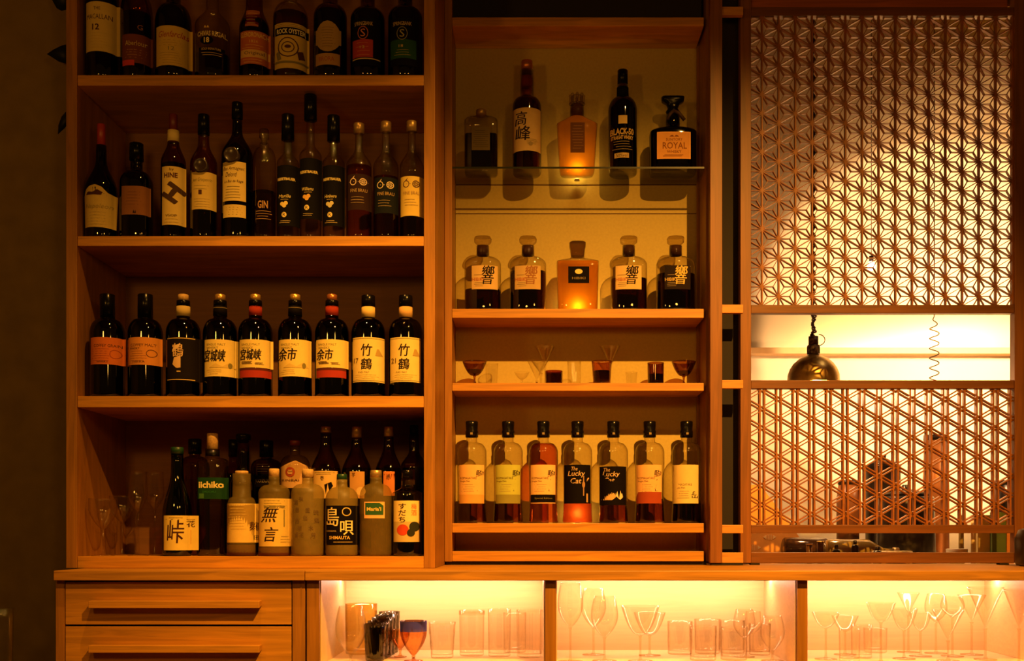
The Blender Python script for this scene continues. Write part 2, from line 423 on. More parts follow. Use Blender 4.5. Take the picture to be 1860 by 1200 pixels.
# ---------------------------------------------------------------- left shelving unit
SH = [Z(136, 0), Z(428.5, 0), Z(719, 0), Z(1010, 0)]
TH = [19, 18, 20.5, 0]
lx0, lx1, li0, li1 = X(120), X(790), X(140), X(770)
LU = thing('shelving_unit', (0, 0, CT), 'tall open maple shelving unit filled with four rows of bottles', 'shelving unit')
ztop = SH[0] + .66
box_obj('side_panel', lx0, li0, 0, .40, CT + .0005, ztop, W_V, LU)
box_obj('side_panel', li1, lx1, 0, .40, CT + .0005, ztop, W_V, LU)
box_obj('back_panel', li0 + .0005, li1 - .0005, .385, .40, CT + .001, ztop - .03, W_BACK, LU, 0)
for i, z in enumerate(SH):
    zb = z - TH[i] * SC(0) if i < 3 else CT + .0005
    box_obj('shelf', li0 + .0005, li1 - .0005, .001, .384, zb, z, W_H, LU, .0015)
box_obj('top_board', li0 + .0005, li1 - .0005, 0.001, .40, SH[0] + .62, SH[0] + .65, W_H, LU)

# ---------------------------------------------------------------- centre display cabinet
CY, CBK = .35, .53
CU = thing('display_cabinet', (0, CY, CT), 'shallow maple display cabinet with a glass shelf and sparse bottles', 'cabinet')
cx0, ci0, ci1 = X(790) + .0008, X(821, CY), X(1284, CY)
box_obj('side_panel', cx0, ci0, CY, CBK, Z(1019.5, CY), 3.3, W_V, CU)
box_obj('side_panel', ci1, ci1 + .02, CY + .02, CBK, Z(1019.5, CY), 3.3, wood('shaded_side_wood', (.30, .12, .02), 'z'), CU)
box_obj('back_panel', ci0 + .0005, ci1 - .0005, CBK - .012, CBK, Z(1019, CY), 3.3, M_CLOTH, CU, 0)
cs = []
for a, b, nm in ((31, 47, 'header_shelf'), (560.5, 577, 'shelf'), (695, 709.5, 'shelf'), (950, 967, 'shelf'), (1001, 1019, 'bottom_rail')):
    z1, z0 = Z(a, CY), Z(b, CY); cs.append(z1)
    box_obj(nm, ci0 + .0005, X(1278.5, CY), CY + .001, CBK - .013, z0, z1, W_H, CU, .0012)
box_obj('shade_filler', X(1278.5, CY) + .0006, ci1 - .0006, CBK - .03, CBK - .013, Z(1018, CY), 3.29, wood('shaded_side_wood', (.3, .12, .02), 'z'), CU, 0)  # dark strip standing in for the shaded gap beside the shelf ends
box_obj('shadow_plinth', cx0 + .004, ci1, CY + .012, CBK, CT + .0005, Z(1019.6, CY), M_DARK, CU, 0)  # blackened strip, paints the shadow under the cabinet base
box_obj('upper_void_sheet', ci0 + .0005, X(1278.5, CY), CY + .05, CY + .07, Z(29.5, CY), 3.28, M_DARK, CU, 0)  # black sheet in place of the dark void above the header
GZ = Z(303, .355)
gm = thin_glass('shelf_glass', (.97, .96, .90), (.55, .55, .35), power=6)
box_obj('glass_edge', ci0 + .001, X(1280, CY), .3535, .3548, GZ - .006, GZ, plain('dark_green_glass_edge', (.02, .022, .008), .2), CU, 0)
box_obj('glass_shelf', ci0 + .001, X(1280, CY), .355, CBK - .014, GZ - .006, GZ, gm, CU, 0)
for py in (338, 390):                                      # thin seams of the back boards
    box_obj('back_seam', ci0 + .001, X(1268, CBK), CBK - .0135, CBK - .0122, Z(py + .6, CBK), Z(py - .6, CBK), ink('brown'), CU, 0)

# ---------------------------------------------------------------- sliding frame and kumiko screen
def rails_of(root, x0, x1, y0, y1, spans, mat, Y):
    for a, b in spans: box_obj('rail', x0, x1, y0, y1, Z(b, Y), Z(a, Y), mat, root, .001)
RS = [(12, 27), (553, 568), (690, 705), (953, 968), (1003, 1022)]
FA = thing('sliding_frame', (X(1300, .30), .31, CT), 'open maple sliding frame with a black gap beside the lattice window', 'frame')
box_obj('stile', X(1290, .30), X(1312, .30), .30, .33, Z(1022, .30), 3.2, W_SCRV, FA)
rails_of(FA, X(1312, .30) + .0005, X(1349, .32), .31, .33, RS, wood('lit_rail_wood', (.56, .25, .04), 'x'), .31)  # rails coloured brighter than the stile, light put into the wood tone
box_obj('void_board', X(1300, .42), X(1360, .42), .415, .43, CT + .002, 3.2, M_DARK, FA, 0)  # black sheet put behind the slot for its dark void
box_obj('shadow_strip', X(1292, .31), X(1349, .31), .305, .33, CT + .0005, Z(1022, .30) - .001, M_DARK, FA, 0)  # black strip takes the place of the shadow beneath the frame
KY = .345; KYb = KY + .036
KS = thing('kumiko_screen', (X(1600, KY), KY, CT), 'large lattice window screen of star patterned kumiko woodwork', 'window screen')
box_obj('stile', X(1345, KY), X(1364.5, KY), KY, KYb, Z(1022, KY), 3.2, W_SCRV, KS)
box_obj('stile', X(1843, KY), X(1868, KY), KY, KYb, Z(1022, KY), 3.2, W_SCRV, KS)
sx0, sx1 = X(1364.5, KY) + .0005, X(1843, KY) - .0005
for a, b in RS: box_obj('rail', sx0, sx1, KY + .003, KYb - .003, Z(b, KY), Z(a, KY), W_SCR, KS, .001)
box_obj('upper_row_board', sx0, X(1833, KY), KY + .012, KYb - .008, Z(11.5, KY), 3.2, wood('red_lit_board', (.40, .10, .02), 'x'), KS)  # plain board for an upper lattice row, reddish light put into its colour
for px in (1372, 1825): box_obj('foot', X(px - 8, KY), X(px + 9, KY), KY + .004, KYb - .004, CT + .0005, Z(1022, KY) - .0005, M_DARK, KS)

def clip(p, q, r):
    x0, y0, x1, y1 = r; t0, t1 = 0.0, 1.0; dx, dy = q[0] - p[0], q[1] - p[1]
    for d, e in ((-dx, p[0] - x0), (dx, x1 - p[0]), (-dy, p[1] - y0), (dy, y1 - p[1])):
        if abs(d) < 1e-9:
            if e < 0: return None
            continue
        t = e / d
        if d < 0: t0 = max(t0, t)
        else: t1 = min(t1, t)
    if t0 >= t1: return None
    return (p[0] + dx * t0, p[1] + dy * t0), (p[0] + dx * t1, p[1] + dy * t1)
def lattice(rect, node_y, asanoha):
    mb = MB(); DX, DY, C0 = 30.35, 34.9, 1384.6
    x0, y0, x1, y1 = rect; Yl = KY + .008; s = SC(Yl)
    def seg(p, q, w, d0, d1):
        c = clip(p, q, rect)
        if c: mb.bar((X(c[0][0], Yl), Z(c[0][1], Yl)), (X(c[1][0], Yl), Z(c[1][1], Yl)), w * s, Yl + d0, Yl + d1)
    w1 = 1.5 if asanoha else 1.5
    offs = [0] if asanoha else [-4.2, 4.2]
    for i in range(-1, 18):
        x = C0 + DX * i
        for o in offs: seg((x + o, y0 - 5), (x + o, y1 + 5), 2.6 if asanoha else 3.0, .0002, .0145 if asanoha else .0195)
    k = DY / 2 / DX; L = 17
    off2 = [0] if asanoha else [-3.1, 3.1]
    n = int((y1 - y0) / DY) + 12
    for j in range(-12, n):
        for sg in (1, -1):
            for o in off2:
                ya = node_y + DY * j + o
                seg((C0, ya), (C0 + DX * L, ya + sg * DX * L * k), w1 if asanoha else 1.9, .001, .014 if asanoha else .019)
                seg((C0, ya), (C0 - DX, ya - sg * DX * k), w1 if asanoha else 1.9, .001, .014 if asanoha else .019)
    if asanoha:
        for i in range(-1, 17):
            for j in range(-2, n):
                xa = C0 + DX * i; ya = node_y + DY * j + (DY / 2 if i % 2 else 0)
                A, B, Cc = (xa, ya), (xa, ya + DY), (xa + DX, ya + DY / 2); cen = (xa + DX / 3, ya + DY / 2)
                for P in (A, B, Cc): seg(P, cen, 1.1, .0015, .0135)
                A, B, Cc = (xa, ya), (xa + DX, ya + DY / 2), (xa + DX, ya - DY / 2); cen = (xa + DX * 2 / 3, ya)
                for P in (A, B, Cc): seg(P, cen, 1.1, .0015, .0135)
    o = mb.build('kumiko_lattice', W_KUM, KS); o.location = (-KS.location.x, -KS.location.y, -KS.location.z)
    return o
lattice((1364.8, 27, 1843, 553), 415.2 - 34.9 * 12, True)['label'] = 'hemp leaf star lattice'
lattice((1364.8, 705, 1843, 953), 741.7 - 34.9 * 2, False)['label'] = 'double bar triangle lattice'

# ---------------------------------------------------------------- drawers and glass bays
LY = -.18
DC = thing('drawer_cabinet', (X(320, LY), LY, 0), 'low maple drawer cabinet with long bar handles, lower left corner', 'cabinet')
dx0, dx1 = X(101, LY), X(554, LY)
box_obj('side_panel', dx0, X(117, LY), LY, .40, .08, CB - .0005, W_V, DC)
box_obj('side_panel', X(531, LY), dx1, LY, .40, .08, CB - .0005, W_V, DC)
box_obj('carcass', X(117, LY) + .001, X(531, LY) - .001, LY + .03, .40, .08, CB - .001, M_DARK, DC, 0)
for a, b in ((1056.5, 1134), (1137.5, 1214), (1217, 1294)):
    d = box_obj('drawer', X(118.5, LY), X(529, LY), LY + .001, LY + .022, Z(b, LY), Z(a, LY), W_H, DC)
    hy = a + 34.5; hb = MB(); z1, z0 = Z(hy, LY - .03), Z(hy + 13.5, LY - .03)
    x0, x1 = X(160, LY - .03), X(471, LY - .03); dz = .006
    px, py_, pz = DC.location; px += d.location.x; py_ += d.location.y; pz += d.location.z
    hb.add([(x - px, y - py_, z - pz) for x, y, z in ((x0, LY - .03, z0), (x1, LY - .03, z0), (x1, LY - .03, z1), (x0, LY - .03, z1),
            (x0, LY + .0005, z0 + dz), (x1, LY + .0005, z0 + dz), (x1, LY + .0005, z1), (x0, LY + .0005, z1))],
           [(0, 1, 2, 3), (5, 4, 7, 6), (3, 2, 6, 7), (1, 0, 4, 5), (1, 5, 6, 2), (0, 3, 7, 4)])
    hb.build('handle', W_H, d, bevel=.0015)
BC = thing('glass_cabinet', (X(1000, LY), LY, 0), 'low maple cabinet with three lit open bays full of glassware', 'cabinet')
BF = Z(1209, LY); bx0, bx1 = X(557, LY), 1.75; BBK = .24
box_obj('side_panel', bx0, X(580, LY), LY, .26, .08, CB - .0005, W_V, BC)
box_obj('divider', X(990, LY), X(1010, LY), LY, BBK, BF + .0005, CB - .0005, W_V, BC)
box_obj('divider', X(1448, LY), X(1467, LY), LY, BBK, BF + .0005, CB - .0005, W_V, BC)
box_obj('side_panel', X(1904, LY), X(1924, LY), LY, .26, .08, CB - .0005, W_V, BC)
box_obj('bay_floor', X(580, LY) + .0005, X(1904, LY) - .0005, LY + .002, BBK, BF - .02, BF, W_IN, BC)
box_obj('back_panel', X(580, LY) + .0005, X(1904, LY) - .0005, BBK + .0005, BBK + .012, BF - .02, CB - .001, W_IN, BC, 0)
for a, b in ((580, 990), (1010, 1448), (1467, 1904)):      # pale inner linings of each bay
    xa, xb = X(a, LY), X(b, LY)
    box_obj('bay_lining', xa + .0006, xa + .0026, LY + .012, BBK, BF + .0006, CB - .001, W_IN, BC, 0)
    box_obj('bay_lining', xb - .0026, xb - .0006, LY + .012, BBK, BF + .0006, CB - .001, W_IN, BC, 0)
for i, (a, b) in enumerate(((585, 985), (1015, 1443), (1472, 1899))):
    t = thing('light_strip', (X((a + b) / 2, LY), .19, CB - .010),
              ['warm light strip under the counter in the bay with blue glasses', 'warm light strip under the counter in the middle bay',
               'warm light strip under the counter in the right hand bay'][i], 'light strip')
    xa, xb = X(a, LY), X(b, LY)
    box_obj('channel', xa, xb, .130, .160, CB - .004, CB - .0008, plain('aluminium', (.6, .55, .45), .4, .8), t, 0)
    q = MB(); w = (xb - xa) / 2; q.box(-w, w, -.055, -.035, -.002, .0055)
    q.build('diffuser', emit('warm_led', (1, .57, .39), 46), t)

# ---------------------------------------------------------------- kitchen seen through the screen
def kbox(name, px0, px1, py0, py1, Y, dep, mat, label, cat, bev=.003):
    o = box_obj(name, X(px0, Y), X(px1, Y), Y, Y + dep, Z(py1, Y), Z(py0, Y), mat, None, bev); return tag(o, label, cat)
M_ST = plain('brushed_steel', (.80, .64, .38), .30, .85, amt=.05, scale=4, aniso=.8, stretch=(1, 1, .05))
hp = thing('wall_panel', (X(1600, 1.47), 1.47, Z(632, 1.47)), 'brushed steel panel on the kitchen wall above the ledge', 'wall panel')
box_obj('sheet', X(1300, 1.46), X(1960, 1.46), 1.478, 1.498, Z(632, 1.46), Z(560, 1.46), plain('kitchen_steel', (.52, .40, .24), .36, .35, amt=.05, scale=3, aniso=.85), hp)
box_obj('ledge', X(1300, 1.46), X(1960, 1.46), 1.43, 1.498, Z(644, 1.46), Z(633, 1.46), plain('kitchen_ledge_paint', (.80, .50, .22), .5), hp)
LYK = .85
pl = thing('pendant_lamp', (X(1477.5, LYK), LYK, Z(696, LYK)), 'domed brass heat lamp hanging from a twisted dark cord', 'lamp')
s = SC(LYK); z0 = pl.location.z
q = MB(); R = 46.5 * s; H = 53 * s
pr = [(0, R * 1.0), (H * .12, R), (H * .3, R * .985), (H * .5, R * .90), (H * .68, R * .76), (H * .82, R * .58), (H * .92, R * .38), (H, R * .16)]
q.loft([(z, r, r, 2) for z, r in pr] , 48, cap0=False)
q.loft([(z, r * .96, r * .96, 2) for z, r in pr[:-1]], 48, cap0=False)
q.build('shade', plain('aged_brass', (.55, .38, .13), .36, 1.0, amt=.25, scale=35), pl)
q = MB(); q.loft([(-.001, R * 1.012, R * 1.012, 2), (.004, R * 1.012, R * 1.012, 2)], 48, cap0=False, cap1=False); q.build('rim', MATS['aged_brass'], pl)
bk = plain('dark_lamp_fitting', (.05, .022, .012), .5)
q = MB(); a = 11 * s; q.loft([(H, a, a, 2), (H + 16 * s, a, a, 2)], 20); q.loft([(H + 16 * s, a * .8, a * .8, 2), (H + 32 * s, a * .8, a * .8, 2)], 20)
for k in range(12):
    t = 2 * pi * k / 12; q.box(a * cos(t) - .0015, a * cos(t) + .0015, a * sin(t) - .0015, a * sin(t) + .0015, H + .002, H + 14 * s)
q.build('socket', bk, pl)
q = MB(); q.tube([(a * 1.0 * cos(t) + a * .9, 0, H + 26 * s + a * .9 * sin(t)) for t in [i * pi / 8 - pi / 2 for i in range(9)]], .0018, 6); q.build('hook', bk, pl)
ztop = 3.699 - z0
q = MB(); q.tube([(.005 * cos(i * 1.1), .005 * sin(i * 1.1), H + 30 * s + i * .006) for i in range(int((ztop - H - 30 * s) / .006))] + [(0, 0, ztop)], .0055, 6)
q.tube([(.013 * cos(i * .9 + 1) * (.5 + .5 * sin(i * .37)), .013 * sin(i * .9 + 1) * .5, H + 30 * s + i * .004) for i in range(34)], .003, 5)
q.build('cord', bk, pl)
cc = thing('coiled_cord', (X(1697, .9), .9, Z(700, .9)), 'thin coiled brown cable hanging in front of the kitchen wall', 'cord')
q = MB(); pts = []; s = SC(.9)
for i in range(150):
    t = i / 150; w = 8.5 * s * max(0.0, min(1.0, (1.0 - t) * 5))
    pts.append((w * sin(i * .30), w * .6 * cos(i * .30), t * 128 * s))
pts += [(0, 0, 3.699 - cc.location.z)]
q.tube(pts, .0021, 5); q.build('cable', plain('brown_cable', (.16, .07, .02), .5), cc)
bb = thing('bare_bulb', (1.212, .70, 2.005), 'small bare bulb shining through the middle of the star lattice', 'light')
q = MB(); q.loft([(-.016, .003, .003, 2), (-.012, .011, .011, 2), (-.003, .015, .015, 2), (.006, .013, .013, 2), (.016, .007, .007, 2)], 20); q.build('bulb', emit('bulb_glow', (1, .75, .45), 12), bb)
q = MB(); q.loft([(.0165, .008, .008, 2), (.036, .008, .008, 2)], 16); q.build('socket', bk, bb)
q = MB(); q.tube([(0, 0, .036), (0, 0, .8), (0, 0, 1.694)], .0015, 5); q.build('cord', bk, bb)
# worktop behind the screen and the things on it
kt = kbox('kitchen_worktop', 1300, 2000, 1028, 1040, .64, .5, M_ST, 'steel kitchen worktop seen under the lattice screen', 'worktop')
KZ = Z(1028, .64)
def kobj(name, label, cat, px, Y, profs, group=None, e=2.0):
    t = thing(name, (X(px, Y), Y, KZ), label, cat, group); s = SC(Y)
    for nm, rings, m in profs:
        q = MB(); q.loft([(Z(py, Y) - KZ if py is not None else 0.0005, w * s / 2, w * s / 2 * (.8 if e > 2 else 1), e) for py, w in rings], 28); q.build(nm, m, t)
    return t
# orange woven cloth hanging at the left of the slot
t = thing('orange_cloth', (X(1410, 1.0), 1.0, KZ), 'orange cloth with pale arrow motifs standing behind the lower left of the screen', 'cloth')
Yc = 1.0; q = MB(); q.prism([(X(a, Yc) - t.location.x, Z(b, Yc) - KZ) for a, b in ((1330, 1027), (1330, 880), (1380, 880), (1400, 905), (1478, 1010), (1480, 1014), (1480, 1024), (1478, 1027))], 0, .006)
q.build('sheet', plain('orange_fabric', (.85, .36, .06), .9, amt=.05), t)
q = MB()
for mx, my in ((1398, 975), (1370, 994), (1430, 994), (1452, 975 + 30)):
    for j in range(3): q.bar((X(mx - 3 + j * 3, Yc) - t.location.x, Z(my - 5, Yc) - KZ), (X(mx - 3 + j * 3, Yc) - t.location.x, Z(my + 5, Yc) - KZ), .002, -.0008, 0)
    for sg in (-1, 1):
        q.prism([(X(mx + sg * 6, Yc) - t.location.x, Z(my - 4, Yc) - KZ), (X(mx + sg * 12, Yc) - t.location.x, Z(my, Yc) - KZ), (X(mx + sg * 6, Yc) - t.location.x, Z(my + 4, Yc) - KZ)], -.0008, 0)
q.build('arrow_motif', plain('pale_thread', (.95, .62, .25), .9), t)
mblk = plain('black_enamel', (.015, .010, .008), .3)
kobj('stock_pot', 'large black pot behind the middle of the slot', 'pot', 1646, .90, [('body', [(None, 104), (960, 100), (905, 98), (900, 90)], mblk), ('lid', [(899.5, 92), (893, 60), (888, 14), (882, 16), (880, 12)], mblk)])
for px, Y, c, lb in ((1478, .95, 'dark', 'dark bottle lying left in the kitchen slot'), (1556, .70, 'olive', 'olive glass bottle lying in the middle of the slot')):
    s = SC(Y); t = thing('lying_bottle', (X(px, Y), Y, KZ), lb, 'bottle'); r = 24 * s; q = MB()
    q.loft([(-55 * s, r * .9, r * .9, 2), (-52 * s, r, r, 2), (20 * s, r, r, 2), (38 * s, r * .6, r * .6, 2), (48 * s, r * .34, r * .34, 2), (66 * s, r * .32, r * .32, 2)], 24)
    q.v = [(z, y, x + r + .0005) for x, y, z in q.v]; q.f = [tuple(reversed(f)) for f in q.f]
    q.build('glass_body', plain('lying_glass_' + c, {'dark': (.05, .02, .006), 'olive': (.26, .17, .04)}[c], .12), t)
    q = MB(); q.loft([(66 * s, r * .38, r * .38, 2), (76 * s, r * .38, r * .38, 2)], 20); q.v = [(z, y, x + r + .0005) for x, y, z in q.v]; q.f = [tuple(reversed(f)) for f in q.f]
    q.build('cap', capmat('brass'), t)
for px, tp, w, lb in ((1470, 989, 11, 'small white rimmed jar at the left end of the slot'), (1490, 984, 12, 'small white rimmed jar second along the slot')):
    kobj('small_jar', lb, 'jar', px, .58, [('body', [(None, w), (tp, w)], plain('jar_dark', (.10, .04, .01), .3)), ('rim', [(tp - .1, w + 1.5), (tp - 2, w + 1.5)], plain('white_glaze', (.8, .7, .5), .3))])
for px, tp, w, lb in ((1519, 989, 10, 'short black stopper bottle in the slot, left one'), (1553, 981, 9, 'tall black stopper bottle in the middle of the slot'), (1594, 992, 13, 'short black stopper bottle before the black pot')):
    kobj('stopper_bottle', lb, 'bottle', px, .57, [('body', [(None, w + 4), (tp + 12, w + 4), (tp + 8, w)], mblk), ('stopper', [(tp + 7.5, w * .7), (tp, w * .7)], mblk)])
kobj('steel_tray', 'flat pale tray with a low rim before the black pot', 'tray', 1620, .60, [('body', [(None, 70), (1001, 72), (1000, 66)], M_ST)])
kobj('white_dish', 'white ribbed dish showing above the sill at the right', 'dish', 1738, .60, [('body', [(None, 22), (1008, 36), (997, 38), (996, 34)], MATS['white_glaze'])])
def panel(name, a, b, top, Y, m, lb, cat): kbox(name, a, b, top, 1026, Y, .02, m, lb, cat, .001)
panel('green_board', 1802, 1828, 930, .72, plain('green_board_paint', (.10, .15, .03), .7), 'narrow dark green board at the right of the slot', 'board')
panel('orange_board', 1829, 1842, 925, .72, plain('orange_board_paint', (.75, .28, .05), .7), 'narrow orange board against the right stile', 'board')
panel('pale_board', 1776, 1801, 935, .74, plain('pale_board_paint', (.75, .55, .2), .6), 'pale upright board left of the green board', 'board')
for px, lb in ((1746, 'olive upright pipe left of the pale board'), (1768, 'cream upright pipe touching the pale board')):
    kobj('pipe', lb, 'pipe', px, .70, [('body', [(None, 9), (935, 9)], plain('pipe_' + lb.split()[0], (.35, .24, .06) if 'olive' in lb else (.95, .75, .4), .35))])
# utensils and pans seen through the lower lattice
kobj('saucepan', 'dark saucepan on a stand behind the centre of the lower lattice', 'saucepan', 1604, 1.1, [('body', [(None, 62), (890, 62), (848, 62), (846, 66)], mblk), ('lid', [(845.5, 64), (838, 40), (832, 10), (826, 12)], mblk)])
kobj('canister', 'brown canister behind the lower lattice left of centre', 'canister', 1540, 1.08, [('body', [(None, 40), (905, 40), (880, 34)], plain('brown_tin', (.20, .07, .02), .4)), ('lid', [(879.5, 36), (872, 36)], mblk)])
kobj('canister', 'tall copper canister behind the lower lattice right of centre', 'canister', 1700, 1.08, [('body', [(None, 46), (885, 46), (800, 42)], plain('copper_tin', (.55, .22, .07), .35, .5)), ('lid', [(799.5, 44), (790, 44)], mblk)])
kobj('canister', 'black canister behind the right end of the lower lattice', 'canister', 1822, .95, [('body', [(None, 34), (915, 34), (880, 30)], mblk), ('lid', [(879.5, 31), (872, 31)], mblk)])
# black appliance cut by the right edge of the picture
t = thing('appliance', (X(1873, .2), .2, CT), 'black rounded appliance cut off by the right edge on the counter', 'appliance')
q = MB(); s = SC(.2); q.loft([(.003, 22 * s, 22 * s, 4), (.012, 24 * s, 24 * s, 4), (50 * s, 25 * s, 25 * s, 4), (66 * s, 20 * s, 20 * s, 3), (70 * s, 12 * s, 12 * s, 2)], 32); q.build('body', mblk, t)
q = MB(); q.loft([(.0005, 18 * s, 18 * s, 3), (.003, 18 * s, 18 * s, 3)], 24); q.build('foot', M_DARK, t)

# ---------------------------------------------------------------- plant behind the left panel, glass at lower left
t = thing('hanging_vine', (X(128, .3), .3, 4.099), 'black leaved vine hanging beside the shelving unit against the wall', 'plant')
lm = plain('dark_leaf', (.008, .012, .004), .6)
q = MB(); q.tube([(.01 * sin(i * .5), 0, -i * .06) for i in range(38)], .004, 6); q.build('stem', lm, t)
def leaf(pts):
    q = MB(); Yp = .3
    P = [(X(a, Yp) - t.location.x, Z(b, Yp) - 4.099) for a, b in pts]; n = len(P); cxx = sum(p[0] for p in P) / n; czz = sum(p[1] for p in P) / n
    q.add([(cxx, -.012, czz)] + [(x, -.004, z) for x, z in P] + [(cxx, .004, czz)] + [], [(0, 1 + i, 1 + (i + 1) % n) for i in range(n)] + [(n + 1, 1 + (i + 1) % n, 1 + i) for i in range(n)], 0, True)
    q.build('leaf', lm, t)
leaf([(93, -30), (96, 2), (104, 16), (113, 21), (130, 16), (134, -10), (118, -34)])
leaf([(86, 99), (98, 91), (112, 84), (128, 80), (132, 100), (126, 118), (108, 113)])
leaf([(106, 245), (107, 228), (113, 212), (124, 200), (132, 205), (128, 222), (118, 234)])
leaf([(128, 300), (126, 330), (134, 350), (142, 330), (138, 305)])

# ---------------------------------------------------------------- row 1: top shelf of the left unit
R1, R2, R3 = (SH[0] + .0003, .056), (SH[1] + .0003, .056), (SH[2] + .0003, .056)
G1 = 'whisky bottles on the top shelf'
CRM = (.62, .45, .12); CRY = (.62, .42, .07)
bottle(186, 57, -75, -12, -45, 22, R1, 'dark bottle with tall cream label reading 12, far left of the top shelf',
       [('r', 155, 5, 212, 95, CRM), ('t', 'THE', 178, 17, 12, 6, 'brown'), ('t', 'MACALLAN', 180, 32, 44, 9, 'brown'), ('t', '12', 176, 51, 13, 11, 'brown', .02),
        ('l', 160, 205, 62, 88, 6, (.55, .38, .10))], 'dark', 'dark', -20, ('black', -45, 25), group=G1)
bottle(248, 56, -70, 28, -12, 21, R1, 'red brown bottle with dark label and a small red patch, second on the top shelf',
       [('r', 222, 64, 272, 116, (.16, .045, .015)), ('t', 'Aberlour', 247, 80, 36, 9, 'tan'), ('l', 226, 268, 92, 106, 4, (.45, .22, .08)),
        ('r', 223, 111, 246, 121, (.55, .05, .02)), ('t', 'G', 255, 51, 8, 9, (.35, .14, .04))], 'amber', 'dark', 30, ('wine', -45, 24), group=G1)
bottle(315, 64, -70, 46, 10, 26, R1, 'black bottle with yellow label and red script, third on the top shelf',
       [('r', 283, 49, 344, 121, CRY), ('t', 'Glenfarclas', 314, 64, 50, 11, 'red', 0, .25), ('l', 290, 338, 75, 84, 3, (.4, .25, .05)), ('t', '12', 313, 90, 11, 7, 'olive'),
        ('l', 290, 338, 98, 116, 5, (.4, .25, .05))], 'black', None, None, ('black', -40, 28), group=G1)
bottle(386, 62, -70, 50, 16, 22, R1, 'clear bottle with an arched gold name over a black oval reading 18',
       [('t', 'CHIVAS REGAL', 384, 63, 50, 9, 'cream', .02), ('e', 377, 75, 12, 8, 'black'), ('t', '18', 377, 75, 10, 10, 'cream', .03), ('r', 362, 88, 406, 94, 'black'),
        ('t', 'GOLD SIGNATURE', 384, 91, 34, 4, 'gold'), ('l', 363, 405, 98, 102, 2, 'gold'), ('p', [(372, 53), (377, 44), (382, 53)], 'gold')], 'clear', 'dark', 104, ('gold', -30, 24), shape='s', group=G1)
bottle(462, 54, -70, 56, 14, 30, R1, 'red brown bottle with red neck label and wide red label, fifth on the top shelf',
       [('r', 436, 58, 488, 118, (.50, .13, .03)), ('t', 'GLENDRONACH', 461, 65, 48, 9, 'gold', .02), ('t', '1826', 462, 77, 15, 5, 'gold'), ('r', 437, 92, 487, 106, (.68, .42, .12)),
        ('t', 'Original', 462, 99, 34, 8, 'brown'), ('l', 440, 484, 84, 89, 2, 'gold'), ('l', 440, 484, 110, 115, 2, 'gold'),
        ('r', 446, 17, 470, 50, (.45, .14, .03)), ('l', 448, 468, 24, 44, 4, 'gold')], 'amber', 'dark', 40, ('wine', -30, 25), shape='s', group=G1)
bottle(528, 63, -70, 38, 8, 23, R1, 'bottle with pictorial yellow label of an eye, sixth on the top shelf',
       [('r', 498, 44, 558, 126, (.60, .42, .08)), ('r', 499, 52, 557, 66, 'black'), ('t', 'ROCK OYSTER', 528, 59, 50, 9, (.8, .7, .35), .03), ('o', 524, 88, 19, 18, 2, 'brown'),
        ('o', 524, 88, 12, 10, 1.6, 'brown'), ('e', 524, 87, 6, 3, 'brown'), ('p', [(540, 96), (550, 92), (552, 106), (542, 110)], 'brown'),
        ('p', [(502, 98), (508, 94), (512, 110), (504, 112)], 'olive'), ('r', 499, 113, 557, 117, 'olive'), ('l', 502, 554, 47, 50, 2, 'olive')], 'clear', 'mid', 30, ('brass', -30, 25), group=G1)
bottle(600, 60, -70, 34, 12, 27, R1, 'dark bottle with rounded olive label above a narrow band, seventh on the top shelf',
       [('e', 596, 68, 23, 28, (.38, .24, .07)), ('r', 573, 55, 619, 82, (.38, .24, .07)), ('l', 582, 610, 52, 86, 8, (.14, .08, .02)), ('r', 573, 99, 617, 120, (.40, .22, .06)),
        ('t', 'BRORA', 594, 109, 28, 8, (.35, .08, .02))], 'brown', 'dark', 26, ('black', -30, 28), group=G1)
bottle(668, 62, -70, 38, 18, 26, R1, 'dark bottle with black and red label bearing a round S emblem',
       [('r', 639, 35, 690, 121, 'black'), ('r', 640, 74, 678, 106, (.38, .045, .02)), ('t', 'SPRINGBANK', 661, 45, 34, 7, 'tan'), ('o', 660, 62, 10, 12, 1.5, (.45, .12, .05)),
        ('t', 'S', 660, 62, 9, 14, (.6, .2, .1)), ('t', '12', 659, 88, 9, 5, 'tan'), ('l', 646, 674, 80, 102, 4, (.6, .2, .06)), ('r', 640, 108, 690, 110, 'tan')], 'brown', 'dark', 24, ('black', -30, 27), group=G1)
bottle(736, 62, -70, 36, 16, 26, R1, 'near black bottle with dark green label and S emblem, right end of the top shelf',
       [('r', 708, 35, 758, 121, 'black'), ('r', 709, 74, 756, 108, (.02, .07, .015)), ('t', 'SPRINGBANK', 731, 45, 34, 7, 'tan'), ('o', 731, 63, 10, 12, 1.2, (.25, .22, .08)),
        ('t', 'S', 731, 63, 9, 14, (.35, .30, .1)), ('t', '18', 729, 86, 8, 5, 'tan'), ('l', 716, 748, 93, 102, 3, (.35, .28, .06))], 'dark', 'dark', 30, ('black', -30, 27), group=G1)

